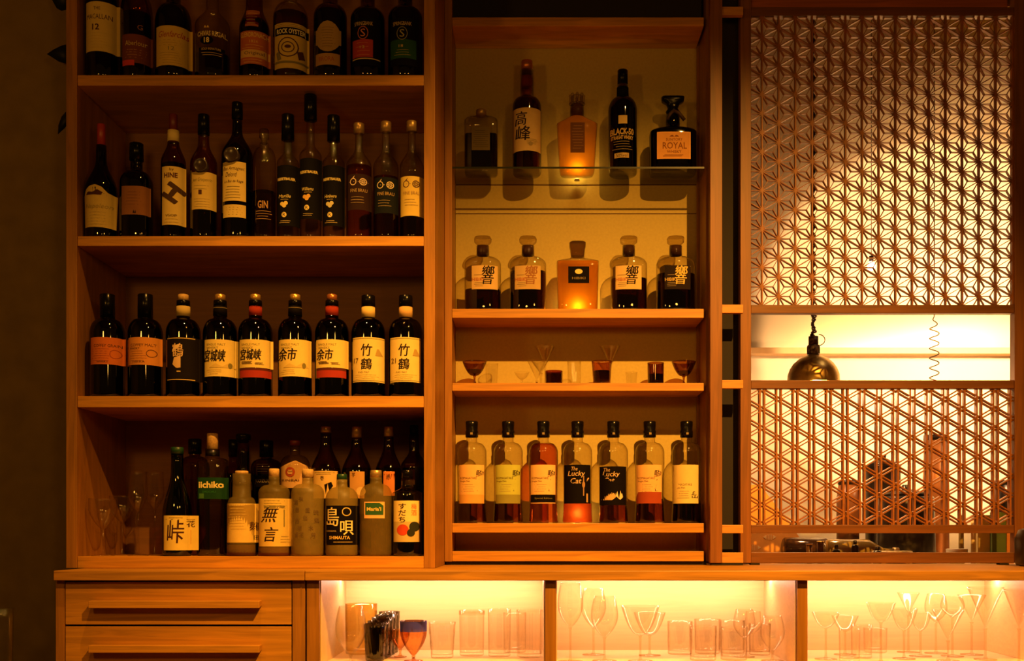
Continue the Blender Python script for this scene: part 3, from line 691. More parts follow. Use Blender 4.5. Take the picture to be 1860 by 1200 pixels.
# ---------------------------------------------------------------- row 2
G2 = 'spirit bottles on the second shelf'
bottle(184, 56, 226, 348, 292, 19, R2, 'dark long necked bottle with red capsule, far left of the second shelf',
       [('p', [(152, 413), (150, 354), (155, 344), (164, 338), (175, 336), (186, 340), (195, 350), (208, 354), (206, 414)], CRM), ('l', 156, 200, 352, 354, 2, 'brown'),
        ('p', [(156, 354), (160, 348), (170, 350), (178, 345), (188, 350), (186, 355)], 'brown'), ('t', 'Napoleon', 179, 376, 46, 10, (.40, .30, .08), 0, .3), ('l', 158, 202, 386, 408, 5, (.5, .38, .12))],
       'black', None, None, ('red', 266, 15), shape='s', name='brandy_bottle', group=G2)
bottle(248, 54, 261, 334, 312, 22, R2, 'squat black bottle with brown square label and broad black stopper',
       [('r', 222, 339, 270, 391, (.24, .10, .035)), ('l', 228, 264, 350, 372, 5, (.12, .05, .02)), ('p', [(243, 388), (246, 376), (249, 388)], 'black')], 'dark', 'dark', 318, ('black', 292, 25), e=3,
       name='brandy_bottle', group=G2)
def bigH(cx, cy):
    a = math.radians(35); c, s_ = cos(a), sin(a)
    def R(x, y): return (cx + x * c - y * s_, cy + x * s_ + y * c)
    out = []
    for x0, y0, x1, y1 in ((-16, -14, 16, -5.5), (-16, 8, 16, 16.5), (-4, -7, 5, 9)):
        out.append(('p', [R(x0, y0), R(x1, y0), R(x1, y1), R(x0, y1)], (.07, .035, .01)))
    return out
bottle(315, 44, 208, 298, 258, 20, R2, 'slim bottle with cream label and a huge tilted letter H',
       [('r', 294, 303, 334, 409, (.66, .49, .14)), ('t', 'by', 313, 309, 8, 6, 'brown'), ('t', 'HINE', 311, 319, 24, 9, (.1, .03, .02), .03)] + bigH(315, 350)
       + [('t', 'VSOP', 312, 392, 20, 4, 'brown'), ('l', 298, 330, 398, 404, 2, (.5, .38, .12))], 'brown', 'dark', 300, ('wine', 240, 15),
       [((.80, .64, .24), 238, 258, 21)], name='cognac_bottle', shape='s', group=G2)
bottle(370, 48, 209, 300, 262, 20, R2, 'bottle with cream label and round black wax seal, fourth on the second shelf',
       [('r', 348, 313, 389, 381, CRM), ('t', 'Jean Grosperrin', 367, 328, 34, 8, 'olive', 0, .2), ('l', 352, 384, 338, 344, 2, 'olive'), ('r', 362, 346, 368, 354, 'brown'), ('l', 352, 384, 362, 376, 4, (.5, .38, .12))],
       'amber', 'dark', 384, ('black', 245, 21), [('gold', 219, 224, 15)], seal=(366, 302, 14), shape='s', name='armagnac_bottle', group=G2)
bottle(431, 56, 187, 284, 240, 18, R2, 'tall bottle with two cream labels and black wax seal on its shoulder',
       [('r', 404, 295, 446, 366, (.66, .49, .14)), ('t', 'Bas Armagnac', 425, 308, 38, 8, 'brown', 0, .2), ('t', 'Delord', 421, 318, 20, 8, 'brown', 0, .2), ('t', 'Le Bas de Rage', 425, 331, 34, 6, 'brown', 0, .2),
        ('l', 407, 443, 340, 360, 5, 'olive'), ('r', 405, 373, 446, 396, (.66, .49, .14)), ('l', 408, 442, 378, 391, 4, 'olive')], 'dark', 'dark', 292, ('black', 216, 20),
       seal=(422, 283, 15), shape='s', name='armagnac_bottle', group=G2)
bottle(480, 42, 235, 298, 268, 18, R2, 'small clear bottle with brown spirit low inside, sixth on the second shelf',
       [('t', 'GIN', 478, 372, 18, 14, (.45, .25, .10), .02), ('l', 464, 494, 384, 398, 4, (.5, .28, .1))], 'clear', 'mid', 350, ('glass', 262, 17), name='spirit_bottle', group=G2)
def reiset(cx, cap, w, top, l0, l1, nm, fruit, lab, kind):
    BL = (.006, .005, .005); m = (l0 + l1) / 2
    bottle(cx, 40, top, l0 - 3, l0 - 26, 15, R2, lab,
           [('r', cx - 20, l0, cx + 19, l1, BL), ('t', 'REISETBAUER', cx - 3, l0 + 25, 32, 5, 'cream', .03), ('t', nm, cx - 5, m + 1, 22, 6, 'cream', 0, .2), ('l', cx - 14, cx + 4, m + 7, m + 7.5, 1, 'tan')]
           + [('e', cx - 6 + a, m + 15 + b, 3.8, 3.6, fruit) for a, b in ((-4, 0), (3, -1), (0, 3.5))]
           + [('e', cx - 6, l1 - 20, 4.6, 4.8, 'cream'), ('t', 'R', cx - 6, l1 - 20, 5, 6, 'black'), ('l', cx - 16, cx + 8, l1 - 9, l1 - 6, 2, 'tan')],
           'clear', 'pale', l0 + 8, ('black', cap, 23), name='fruit_brandy_bottle', shape='s', group=G2)
reiset(523, 255, 42, 209, 301, 411, 'Marille', (.75, .58, .18), 'black labelled fruit brandy bottle left of the tallest one', 0)
reiset(564, 219, 42, 173, 288, 398, 'Williams', (.70, .40, .08), 'tallest of the three black labelled fruit brandy bottles', 1)
reiset(606, 257, 42, 211, 301, 411, 'Himbeere', (.60, .52, .26), 'black labelled fruit brandy bottle right of the tallest one', 2)
def cog(cx, y, c, r=6.5):
    out = [('o', cx, y, r, r, 1.4, c), ('o', cx, y, r * .38, r * .38, 1, c)]
    for k in range(8):
        a = k * pi / 4; out.append(('p', [(cx + r * .35 * cos(a) - .5 * sin(a), y + r * .35 * sin(a) + .5 * cos(a)), (cx + r * .35 * cos(a) + .5 * sin(a), y + r * .35 * sin(a) - .5 * cos(a)),
                                          (cx + r * .9 * cos(a) + .5 * sin(a), y + r * .9 * sin(a) - .5 * cos(a)), (cx + r * .9 * cos(a) - .5 * sin(a), y + r * .9 * sin(a) + .5 * cos(a))], c))
    return out
def fruitlabel(cx, l0, l1, paper, c, txt):
    o = [('r', cx - 21, l0, cx + 21, l1, paper), ('l', cx - 18, cx + 18, l0 + 14, l0 + 14.1, 1, c), ('o', cx - 10, l0 + 14, 6, 6.5, 1.4, c), ('p', [(cx - 12, l0 + 8), (cx - 7, l0 + 3), (cx - 9, l0 + 8)], c)]
    o += cog(cx + 8, l0 + 14, c) + [('t', txt, cx, l0 + 30, 30, 6, (.45, .30, .12)), ('l', cx - 16, cx + 12, l0 + 42, l0 + 52, 3, (.4, .28, .12))]
    return o
bottle(652, 46, 225, 303, 270, 14, R2, 'dark labelled bottle with amber spirit shown above and below the label',
       fruitlabel(652, 317, 382, (.03, .014, .012), (.75, .58, .40), 'FINE BRAU'), 'clear', 'whisky', 304, ('brass', 243, 20), name='spirit_bottle', shape='s', group=G2)
bottle(701, 46, 222, 305, 270, 14, R2, 'black labelled bottle with round fruit drawings, second from the right on its shelf',
       fruitlabel(701, 323, 388, (.010, .012, .012), (.72, .58, .35), 'FINE BRAU'), 'clear', 'whisky', 324, ('brass', 240, 20), name='spirit_bottle', shape='s', group=G2)
bottle(748, 44, 221, 305, 270, 14, R2, 'cream labelled bottle with round fruit drawings, right end of the second shelf',
       fruitlabel(748, 321, 393, (.64, .46, .10), (.12, .06, .04), 'FINE BRAU'), 'clear', 'mid', 392, ('brass', 239, 20), name='spirit_bottle', shape='s', group=G2)

# ---------------------------------------------------------------- row 3
G3 = 'round shouldered whisky bottles on the third shelf'
def nikka(cx, cap, el, lab, neck=None, topc='gold'):
    caps = {'plain': ('black', 578, 27), 'gold': ('black', 556, 24), 'tak': ('black', 558, 25)}[cap]
    nk = {'plain': [('tan', 579, 581, 25)], 'gold': neck, 'tak': neck}[cap]
    def ex(root, zz, s, rings, surf, loc):
        if cap == 'gold':
            q = MB(); q.loft([(zz(547), 9.5 * s, 9.5 * s, 2), (zz(536), 9.3 * s, 9.3 * s, 2), (zz(535), 8 * s, 8 * s, 2)], 24); q.build('cap_top', capmat(topc), root)
    top = {'plain': 535, 'gold': 546, 'tak': 537}[cap]
    return bottle(cx, 61, top, 607, 579, 24, R3, lab, el, 'dark', 'dark', 596, caps, nk, extra=ex, group=G3)
OR = (.62, .16, .03); OR2 = (.66, .26, .05); TK = (.10, .04, .012)
nikka(195, 'plain', [('r', 164, 613, 222, 662, OR), ('t', 'COFFEY GRAIN', 194, 628, 44, 5, TK), ('l', 168, 205, 634, 655, 6, (.34, .07, .02)), ('o', 208, 643, 8, 8, .9, (.34, .07, .02)), ('t', 'WHISKY', 188, 657, 20, 3, TK)],
      'whisky bottle with red orange label, far left of the third shelf')
nikka(264, 'plain', [('r', 232, 613, 289, 663, OR2), ('t', 'COFFEY MALT', 260, 627, 44, 5, TK), ('t', 'WHISKY', 246, 633, 20, 4, TK), ('l', 236, 268, 638, 655, 5, (.40, .14, .03)), ('o', 275, 642, 8, 7, .9, TK), ('t', 'NIKKA', 254, 657, 22, 3, TK)],
      'whisky bottle with light orange label, second on the third shelf')
nikka(333, 'gold', [('r', 303, 613, 364, 692, (.012, .008, .006)), ('r', 303, 614, 352, 615.4, 'gold'), ('r', 303, 689, 352, 690.4, 'gold'), ('t', '鶴', 324, 636, 20, 24, (.75, .48, .22), .02), ('p', [(317, 650), (330, 646), (330, 668), (322, 669), (315, 662)], (.75, .48, .22)),
      ('p', [(316, 630), (330, 624), (328, 630), (314, 640)], (.8, .55, .28)), ('r', 323, 674, 330, 676, 'gold')], 'black labelled whisky bottle with gold brush mark and tan cork',
      [('tan', 557, 575, 25)], 'tan')
JP = (.78, .57, .16)
def jl(x0, x1, band, txt, cx, cy, w, h):
    o = [('r', x0, 617, x1, 684 if not band else 668, JP), ('t', 'SINGLE MALT', x0 + 22, 626, 34, 4, 'olive'), ('t', 'WHISKY', x0 + 16, 632, 22, 4, 'olive'), ('t', txt, cx, cy, w, h, (.02, .012, .01), .015, .12)]
    if band: o += [('l', x0 + 4, x0 + 26, 657, 661, 4, 'brown'), ('l', x0 + 28, x0 + 46, 659, 662, 3, 'brown'), ('r', x0 + 1, 669, x1 - 3, 673, 'wine' if 0 else (.10, .02, .01)), ('r', x0 + 1, 673, x1 - 3, 686, (.36, .035, .02))]
    else: o += [('p', [(x0 + 10, 668), (x0 + 22, 660), (x0 + 34, 666), (x0 + 46, 658), (x0 + 54, 668)], (.66, .46, .12)), ('l', x0 + 5, x0 + 34, 672, 679, 3, (.55, .38, .1)), ('e', x1 - 10, 664, 3, 5, 'olive')]
    return o
nikka(400, 'gold', jl(371, 427, 0, '宮城峡', 390, 646, 38, 22), 'whisky bottle with cream label of three brushed characters and dark neck', [('black', 557, 574, 25), ('grey', 560, 561, 25.6)])
nikka(464, 'gold', jl(434, 492, 1, '宮城峡', 455, 644, 38, 20), 'whisky bottle with three brushed characters above a red band', [((.30, .03, .015), 557, 574, 24)])
nikka(536, 'gold', jl(505, 562, 0, '余市', 522, 644, 34, 22), 'whisky bottle with cream label of two brushed characters and dark neck', [('black', 557, 574, 25), ('grey', 560, 561, 25.6)])
nikka(603, 'gold', jl(573, 630, 1, '余市', 590, 644, 30, 20), 'whisky bottle with two brushed characters above a red band', [((.30, .03, .015), 557, 574, 24)], 'copper')
def tak(x0, x1, n):
    return [('r', x0, 613, x1, 694, (.74, .54, .17)), ('r', x0, 615, x1, 616, 'olive'), ('r', x0, 691, x1, 692, 'olive'), ('t', '竹', x0 + 26, 636, 20, 22, (.02, .012, .01), .02, .1), ('t', '鶴', x0 + 26, 661, 20, 20, (.02, .012, .01), .015, .1),
            ('t', n, x0 + 7, 655, 9, 9, 'brown'), ('p', [(x0 + 42, 646), (x0 + 46, 630), (x0 + 50, 638), (x0 + 54, 646)], (.42, .27, .07)), ('t', 'PURE MALT', x0 + 22, 676, 20, 3, 'olive'), ('l', x0 + 4, x1 - 5, 681, 688, 3, (.6, .42, .12))]
nikka(669, 'tak', tak(640, 696, '17'), 'whisky bottle with tall cream label reading 17', [((.66, .45, .14), 558, 577, 25)])
nikka(737, 'tak', tak(708, 763, '21'), 'whisky bottle with tall cream label reading 21', [((.60, .35, .12), 558, 577, 25)])

# ---------------------------------------------------------------- row 4: bottom shelf
zb = SH[3] + .0003; R4 = (zb, .058); RB = (zb, .20); RB2 = (zb, .27)
G4, G5 = 'bottles in front on the bottom shelf', 'bottles behind on the bottom shelf'
PP = (.66, .46, .11)
FT = frosted('textured_bottle_glass', (.34, .23, .045), .26)
bottle(322, 52, 812, 936, 856, 22, R4, 'green sake bottle with one large brushed character, left front of the bottom shelf',
       [('r', 297, 936, 356, 999, (.72, .54, .12)), ('t', '峠', 319, 965, 28, 42, (.06, .02, .01), .0, .05), ('t', '花', 343, 951, 12, 12, 'brown'), ('l', 300, 350, 940, 943, 2, 'brown'), ('r', 341, 962, 342, 988, (.45, .12, .03))],
       'green', 'pale', 900, ('green', 824, 23), shape='s', name='sake_bottle', group=G4)
bottle(386, 52, 787, 838, 831, 26, R4, 'square shouldered clear bottle with green band and thick cork',
       [('r', 360, 867, 413, 906, (.010, .045, .012)), ('t', 'iichiko', 384, 880, 44, 12, 'cream', .03), ('t', 'SHOCHU', 381, 893, 24, 4, 'green'), ('r', 363, 896, 372, 905, (.05, .14, .03))], 'clear', 'pale', 910, ('tan', 816, 20), e=3.6, base=4,
       neck=[('black', 816, 828, 25)], name='shochu_bottle', Y=.10, group=G4)
bottle(439, 52, 855, 922, 902, 33, R4, 'small round necked bottle with plain cream label and dark liquor at the base',
       [('r', 410, 914, 467, 985, PP), ('t', '麹', 459, 955, 13, 16, 'brown'), ('t', '田', 462, 976, 7, 8, 'black'), ('l', 414, 450, 918, 960, 9, (.66, .46, .12))], 'clear', 'mid', 988, ('tan', 861, 24), [((.10, .035, .012), 989, 1009, 52.6)], frost=FT, name='shochu_bottle', group=G4)
bottle(498, 56, 851, 895, 880, 20, R4, 'bottle with large cream label of two flowing characters and tan cap',
       [('r', 469, 905, 527, 992, PP), ('t', '無', 491, 934, 27, 28, (.03, .015, .01), .01, .3), ('t', '言', 492, 970, 24, 26, (.03, .015, .01), .0, .2), ('l', 474, 520, 909, 918, 3, 'olive'), ('t', '長期貯蔵', 498, 920, 36, 5, 'olive'),
        ('r', 514.5, 925, 516, 956, 'olive'), ('l', 508, 524, 974, 984, 3, 'olive')], 'clear', 'mid', 990, ('tan', 866, 19), [((.12, .04, .014), 993, 1009, 56.6)], frost=FT, name='shochu_bottle', group=G4)
FR = frosted('frosted_bottle_glass', (.32, .22, .045), .45)
bottle(559, 59, 852, 896, 878, 20, R4, 'frosted bottle covered in small dark characters with wooden cap',
       [('t', t, x, y, 8, 9, (.13, .08, .03)) for t, x, y in (('酒', 538, 912), ('米', 548, 906), ('泡', 540, 925), ('盛', 560, 926), ('古', 541, 945), ('島', 556, 940), ('琉', 574, 930), ('球', 546, 958), ('水', 566, 958), ('麦', 540, 970), ('花', 549, 970), ('月', 569, 972), ('風', 575, 945))],
       'clear', 'pale', 978, ('tan', 867, 21), frost=FR, name='awamori_bottle', group=G4)
bottle(621, 59, 861, 908, 884, 20, R4, 'frosted bottle with square black label of two bold characters',
       [('r', 591, 918, 648, 989, 'black'), ('t', '島', 604, 938, 24, 34, (.85, .68, .28), .04), ('t', '唄', 630, 958, 22, 26, (.85, .68, .28), .04), ('o', 630, 929, 8, 8, 1.8, (.55, .42, .12)), ('t', 'SHIMAUTA', 617, 976, 38, 6, 'gold', .02),
        ('t', 'OKINAWA', 602, 964, 20, 3, 'tan'), ('l', 600, 640, 984, 985, 1, 'gold')], 'clear', None, None, ('green', 872, 19), frost=FR, name='awamori_bottle', group=G4)
bottle(683, 58, 854, 902, 878, 22, R4, 'clear textured bottle with small green and peach label',
       [('r', 662, 911, 699, 941, (.78, .42, .16)), ('r', 664, 913, 697, 935, (.03, .10, .03)), ('t', 'Maria\'l', 680, 924, 26, 7, 'gold', .03), ('p', [(690, 913), (697, 913), (697, 918)], 'gold')], 'clear', 'pale', 932, ('brass', 868, 21), frost=FT, e=2.6, name='rum_bottle', group=G4)
bottle(740, 54, 854, 896, 884, 22, R4, 'bottle with red and dark fruit on its label, right front of the bottom shelf',
       [('r', 714, 909, 762, 948, (.80, .60, .20)), ('r', 714, 947, 762, 984, (.55, .40, .14)), ('t', 'す\nだ\nち', 731, 931, 14, 34, (.04, .02, .015), .03), ('t', '梅\n酒', 752, 925, 9, 22, (.70, .22, .06), .02), ('e', 732, 962, 11, 10, (.55, .06, .02)),
        ('e', 753, 956, 9, 9, (.03, .03, .015)), ('e', 747, 967, 7, 7, (.03, .03, .015))], 'clear', 'dark', 985, ('black', 870, 20), name='liqueur_bottle', shape='s', group=G4)
# behind
bottle(354, 52, 797, 850, 828, 20, RB, 'dim clear bottle with wide black stopper behind the green sake bottle', (), 'brown', 'pale', 870, ('black', 824, 24), group=G5, name='spirit_bottle')
bottle(442, 46, 788, 880, 850, 22, (zb, .18), 'bottle with long brown neck and flat black stopper on the bottom shelf', (), 'brown', 'mid', 820, ('black', 799, 27), group=G5, name='spirit_bottle', shape='s')
bottle(424, 44, 798, 872, 845, 16, (zb, .30), 'dim bottle with narrow black cap behind the long necked one', (), 'brown', 'dark', 860, ('black', 829, 18), group=G5, name='spirit_bottle')
bottle(484, 56, 800, 850, 833, 20, (zb, .275), 'bottle with black label band behind the flowing character label',
       [('r', 454, 863, 510, 884, 'black'), ('t', 'KOZUE', 478, 873, 26, 6, 'grey'), ('l', 464, 494, 843, 856, 4, 'grey')], 'brown', 'dark', 862, ('black', 830, 25), group=G5, name='spirit_bottle')
bottle(536, 54, 800, 848, 826, 18, RB, 'bottle with pointed cream label and round red crest, back of the bottom shelf',
       [('p', [(508, 886), (508, 848), (537, 836), (562, 848), (562, 886)], (.62, .36, .14)), ('o', 528, 857, 9, 9, 4, (.35, .06, .02)), ('r', 524, 853, 532, 855, (.62, .36, .14)), ('r', 524, 859, 532, 861, (.62, .36, .14)),
        ('t', 'KINBAI', 528, 872, 32, 4, 'brown')], 'clear', 'pale', 870, ('wine', 809, 20), group=G5, name='spirit_bottle')
bottle(592, 54, 775, 858, 805, 20, RB, 'tall bottle whose label has one thick black brush stroke, back row',
       [('r', 569, 855, 612, 905, (.72, .46, .14)), ('p', [(590, 880), (604, 874), (605, 882), (596, 898), (592, 898), (596, 884)], 'black'), ('t', '壱', 586, 868, 6, 8, 'brown'), ('l', 572, 608, 858, 861, 2, 'olive')], 'brown', 'pale', 850, ('brass', 787, 19), group=G5, name='shochu_bottle', shape='s')
bottle(648, 54, 775, 860, 805, 19, RB, 'tall brown bottle with narrow orange label behind the square black label',
       [('r', 636, 856, 662, 905, (.55, .28, .08)), ('t', '芋', 643, 862, 6, 8, 'brown'), ('e', 656, 892, 8, 8, (.70, .46, .18))], 'brown', 'mid', 850, ('brass', 796, 18), group=G5, name='shochu_bottle', shape='s')
bottle(706, 50, 775, 862, 808, 18, RB, 'tall dark bottle with red orange label strip behind the textured bottle',
       [('r', 697, 856, 717, 900, (.62, .20, .05)), ('t', '赤', 706, 866, 8, 10, 'brown')], 'brown', 'dark', 850, ('brass', 794, 17), group=G5, name='shochu_bottle', shape='s')
bottle(752, 50, 772, 850, 818, 18, RB2, 'tall dark bottle in the back right corner of the bottom shelf',
       [('r', 736, 842, 754, 880, (.40, .22, .08))], 'brown', 'dark', 850, ('black', 790, 16), group=G5, name='shochu_bottle', shape='s')

# ---------------------------------------------------------------- centre cabinet, glass shelf
GS = (GZ + .0003, .44)
GA = 'bottles on the glass shelf'
bottle(874, 60, 200, 222, 213, 20, GS, 'square clear bottle half full of dark whisky, left end of the glass shelf',
       [('r', 857, 232, 890, 274, (.16, .12, .035)), ('l', 859, 888, 238, 268, 9, (.08, .06, .02))], 'clear', 'dark', 247, ('brass', 211, 19), e=5, dr=.6, base=5, group=GA)
bottle(957, 52, 111, 196, 178, 24, GS, 'tall clear bottle with copper cap and white label of two brushed characters',
       [('r', 931, 197, 982, 275, (.55, .38, .16)), ('t', '高', 946, 216, 20, 25, (.02, .012, .01), .01, .1), ('t', '峰', 950, 243, 26, 26, (.02, .012, .01), .01, .1), ('l', 955, 978, 254, 262, 4, 'olive'), ('e', 964, 262, 4, 4, 'grey')],
       'amber', 'mid', 176, ('copper', 129, 21), [('black', 130, 133, 22), ((.42, .24, .08), 140, 157, 23)], group=GA)
def crown(root, zz, s, rings, surf, loc):
    q = MB(); r = 15 * s; z0, z1 = zz(191), zz(174)
    q.loft([(z0, r * .7, r * .7, 2), (z0 + .003, r, r, 2), (z0 + .006, r * .75, r * .75, 2)], 24)
    for k in range(8):
        a = 2 * pi * k / 8; q.loft([(z0 + .005, .003, .003, 2), (z1 - .006, .0045, .0045, 2), (z1 + .002 * (k % 2), .0055, .0055, 2), (z1 + .004, .002, .002, 2)], 8, cx=r * .8 * cos(a), cy=r * .8 * sin(a))
    q.loft([(z0 + .005, r * .4, r * .4, 2), (z1, r * .6, r * .6, 2), (z1 + .006, .002, .002, 2)], 12)
    q.build('crown_stopper', capmat('glass'), root)
bottle(1048, 74, 192, 228, 213, 26, GS, 'faceted amber decanter with crown shaped glass stopper',
       [('r', 1036, 224, 1062, 278, (.12, .05, .015)), ('l', 1038, 1060, 230, 270, 9, (.30, .15, .05))], 'clear', 'amberglow', 214, None, [((.08, .03, .01), 192, 211, 24)], e=3.4, dr=.6, shape='slope', taper=.86, base=9,
       extra=crown, name='decanter', group=GA)
bottle(1131, 52, 128, 203, 178, 20, GS, 'black bottle lettered BLACK-50, fourth on the glass shelf',
       [('r', 1123, 211, 1139, 226, (.60, .44, .16)), ('t', 'BLACK-50', 1130, 240, 42, 12, (.50, .33, .11), .04), ('t', 'STRAIGHT WHISKY', 1130, 251, 40, 7, (.50, .33, .11), .03), ('l', 1112, 1150, 258, 272, 4, (.4, .28, .1)),
        ('r', 1116, 279, 1142, 288, (.50, .35, .14)), ('t', '50%vol', 1129, 283.5, 20, 6, 'black')], 'black', None, None, ('black', 156, 19), [('black', 160, 178, 22)], group=GA)
def bow(root, zz, s, rings, surf, loc):
    q = MB(); z0, z1 = zz(210), zz(178)
    q.loft([(z0, 10 * s, 10 * s, 2), (z0 + .012, 13 * s, 12 * s, 2), (z0 + .022, 9 * s, 9 * s, 2), (z1 - .022, 12 * s, 9 * s, 3), (z1 - .012, 20 * s, 11 * s, 4), (z1, 21 * s, 12 * s, 4)], 24)
    q.build('stopper', BLACKCAP, root)
    q = MB(); q.tube([(0, -.018, zz(205)), (-.012, -.022, zz(212)), (-.018, -.022, zz(222))], .006, 8); q.tube([(0, -.018, zz(205)), (.018, -.022, zz(210)), (.036, -.020, zz(222))], .006, 8)
    q.build('ribbon', plain('dark_ribbon', (.05, .02, .01), .7), root)
bottle(1222, 84, 210, 244, 235, 26, GS, 'squat black bottle with bright gold label and black bow stopper',
       [('r', 1193, 241, 1254, 290, (.85, .42, .12)), ('r', 1195, 243, 1252, 288, (.72, .34, .09)), ('t', 'ROYAL', 1225, 266, 44, 12, (.26, .09, .02), .01), ('t', 'SUNTORY', 1224, 255, 30, 5, (.26, .09, .02)), ('p', [(1215, 250), (1220, 246), (1224, 250), (1228, 246), (1233, 250)], (.26, .09, .02)),
        ('t', 'WHISKY', 1224, 277, 26, 5, (.26, .09, .02)), ('l', 1200, 1248, 283, 285, 2, (.35, .14, .03))], 'black', None, None, None, [('black', 210, 232, 22), ('gold', 222, 232, 22.5)], e=4, dr=.62, base=5, extra=bow, group=GA)

# second shelf of the centre cabinet
HS = (cs[1] + .0003, .43); GH = 'decanter bottles above the small glasses'
def hib(cx, W, lab, labx, paper, c, fill, txt=None):
    def st(root, zz, s, rings, surf, loc):
        q = MB(); q.loft([(zz(447), 8 * s, 8 * s, 2), (zz(443), 12 * s, 12 * s, 3), (zz(440), 15.5 * s, 15.5 * s, 3), (zz(434), 16 * s, 16 * s, 3), (zz(431), 14 * s, 14 * s, 3)], 12, smooth=False); q.build('stopper', capmat('glass'), root)
    a = labx
    el = [('r', a, 483, a + 47, 526, paper), ('t', '響', a + 29, 500, 22, 34, c, .0, .1), ('t', 'HIBIKI', a + 11, 508, 21, 6, (.40, .08, .03) if c != 'gold' else 'gold'), ('l', a + 3, a + 24, 514, 520, 3, 'grey'), ('l', a + 3, a + 20, 500, 501, 1, 'grey')]
    return bottle(cx, W, 447, 482, 467, 24, HS, lab, el, 'clear', 'dark', fill, None, [((.05, .02, .01), 447, 464, 22)], e=2.7, dr=.75, extra=st, group=GH, base=7)
HP = (.66, .44, .17)
hib(877, 66, 'faceted bottle with cream label above dark whisky, far left below the glass shelf', 857, HP, 'black', 528)
hib(959, 66, 'faceted bottle fuller with dark whisky, left of the glowing square bottle', 935, (.52, .34, .13), (.30, .12, .04), 495)
def sqst(root, zz, s, rings, surf, loc):
    q = MB(); q.loft([(zz(466), 12 * s, 12 * s, 3), (zz(452), 13.5 * s, 13.5 * s, 4), (zz(450), 14.5 * s, 14.5 * s, 4), (zz(442), 15 * s, 15 * s, 4), (zz(440), 12 * s, 12 * s, 4)], 24); q.build('stopper', thin_glass('smoky_stopper', (.45, .33, .18), (.12, .07, .03)), root)
bottle(1049, 76, 466, 478, 470, 26, HS, 'square crystal bottle of glowing amber whisky with small black label',
       [('r', 1032, 485, 1070, 515, 'black'), ('e', 1051, 494, 7, 4.5, 'cream'), ('t', 'HIBIKI', 1051, 506, 24, 4, 'grey')], 'clear', 'amberglow', 479, None, e=6, dr=.7, shape='slope', taper=.94, base=4, extra=sqst, group=GH)
hib(1142, 66, 'faceted bottle with cream label, right of the glowing square bottle', 1118, HP, 'black', 508)
hib(1227, 70, 'faceted bottle with black label, far right below the glass shelf', 1207, (.015, .012, .010), 'gold', 500)

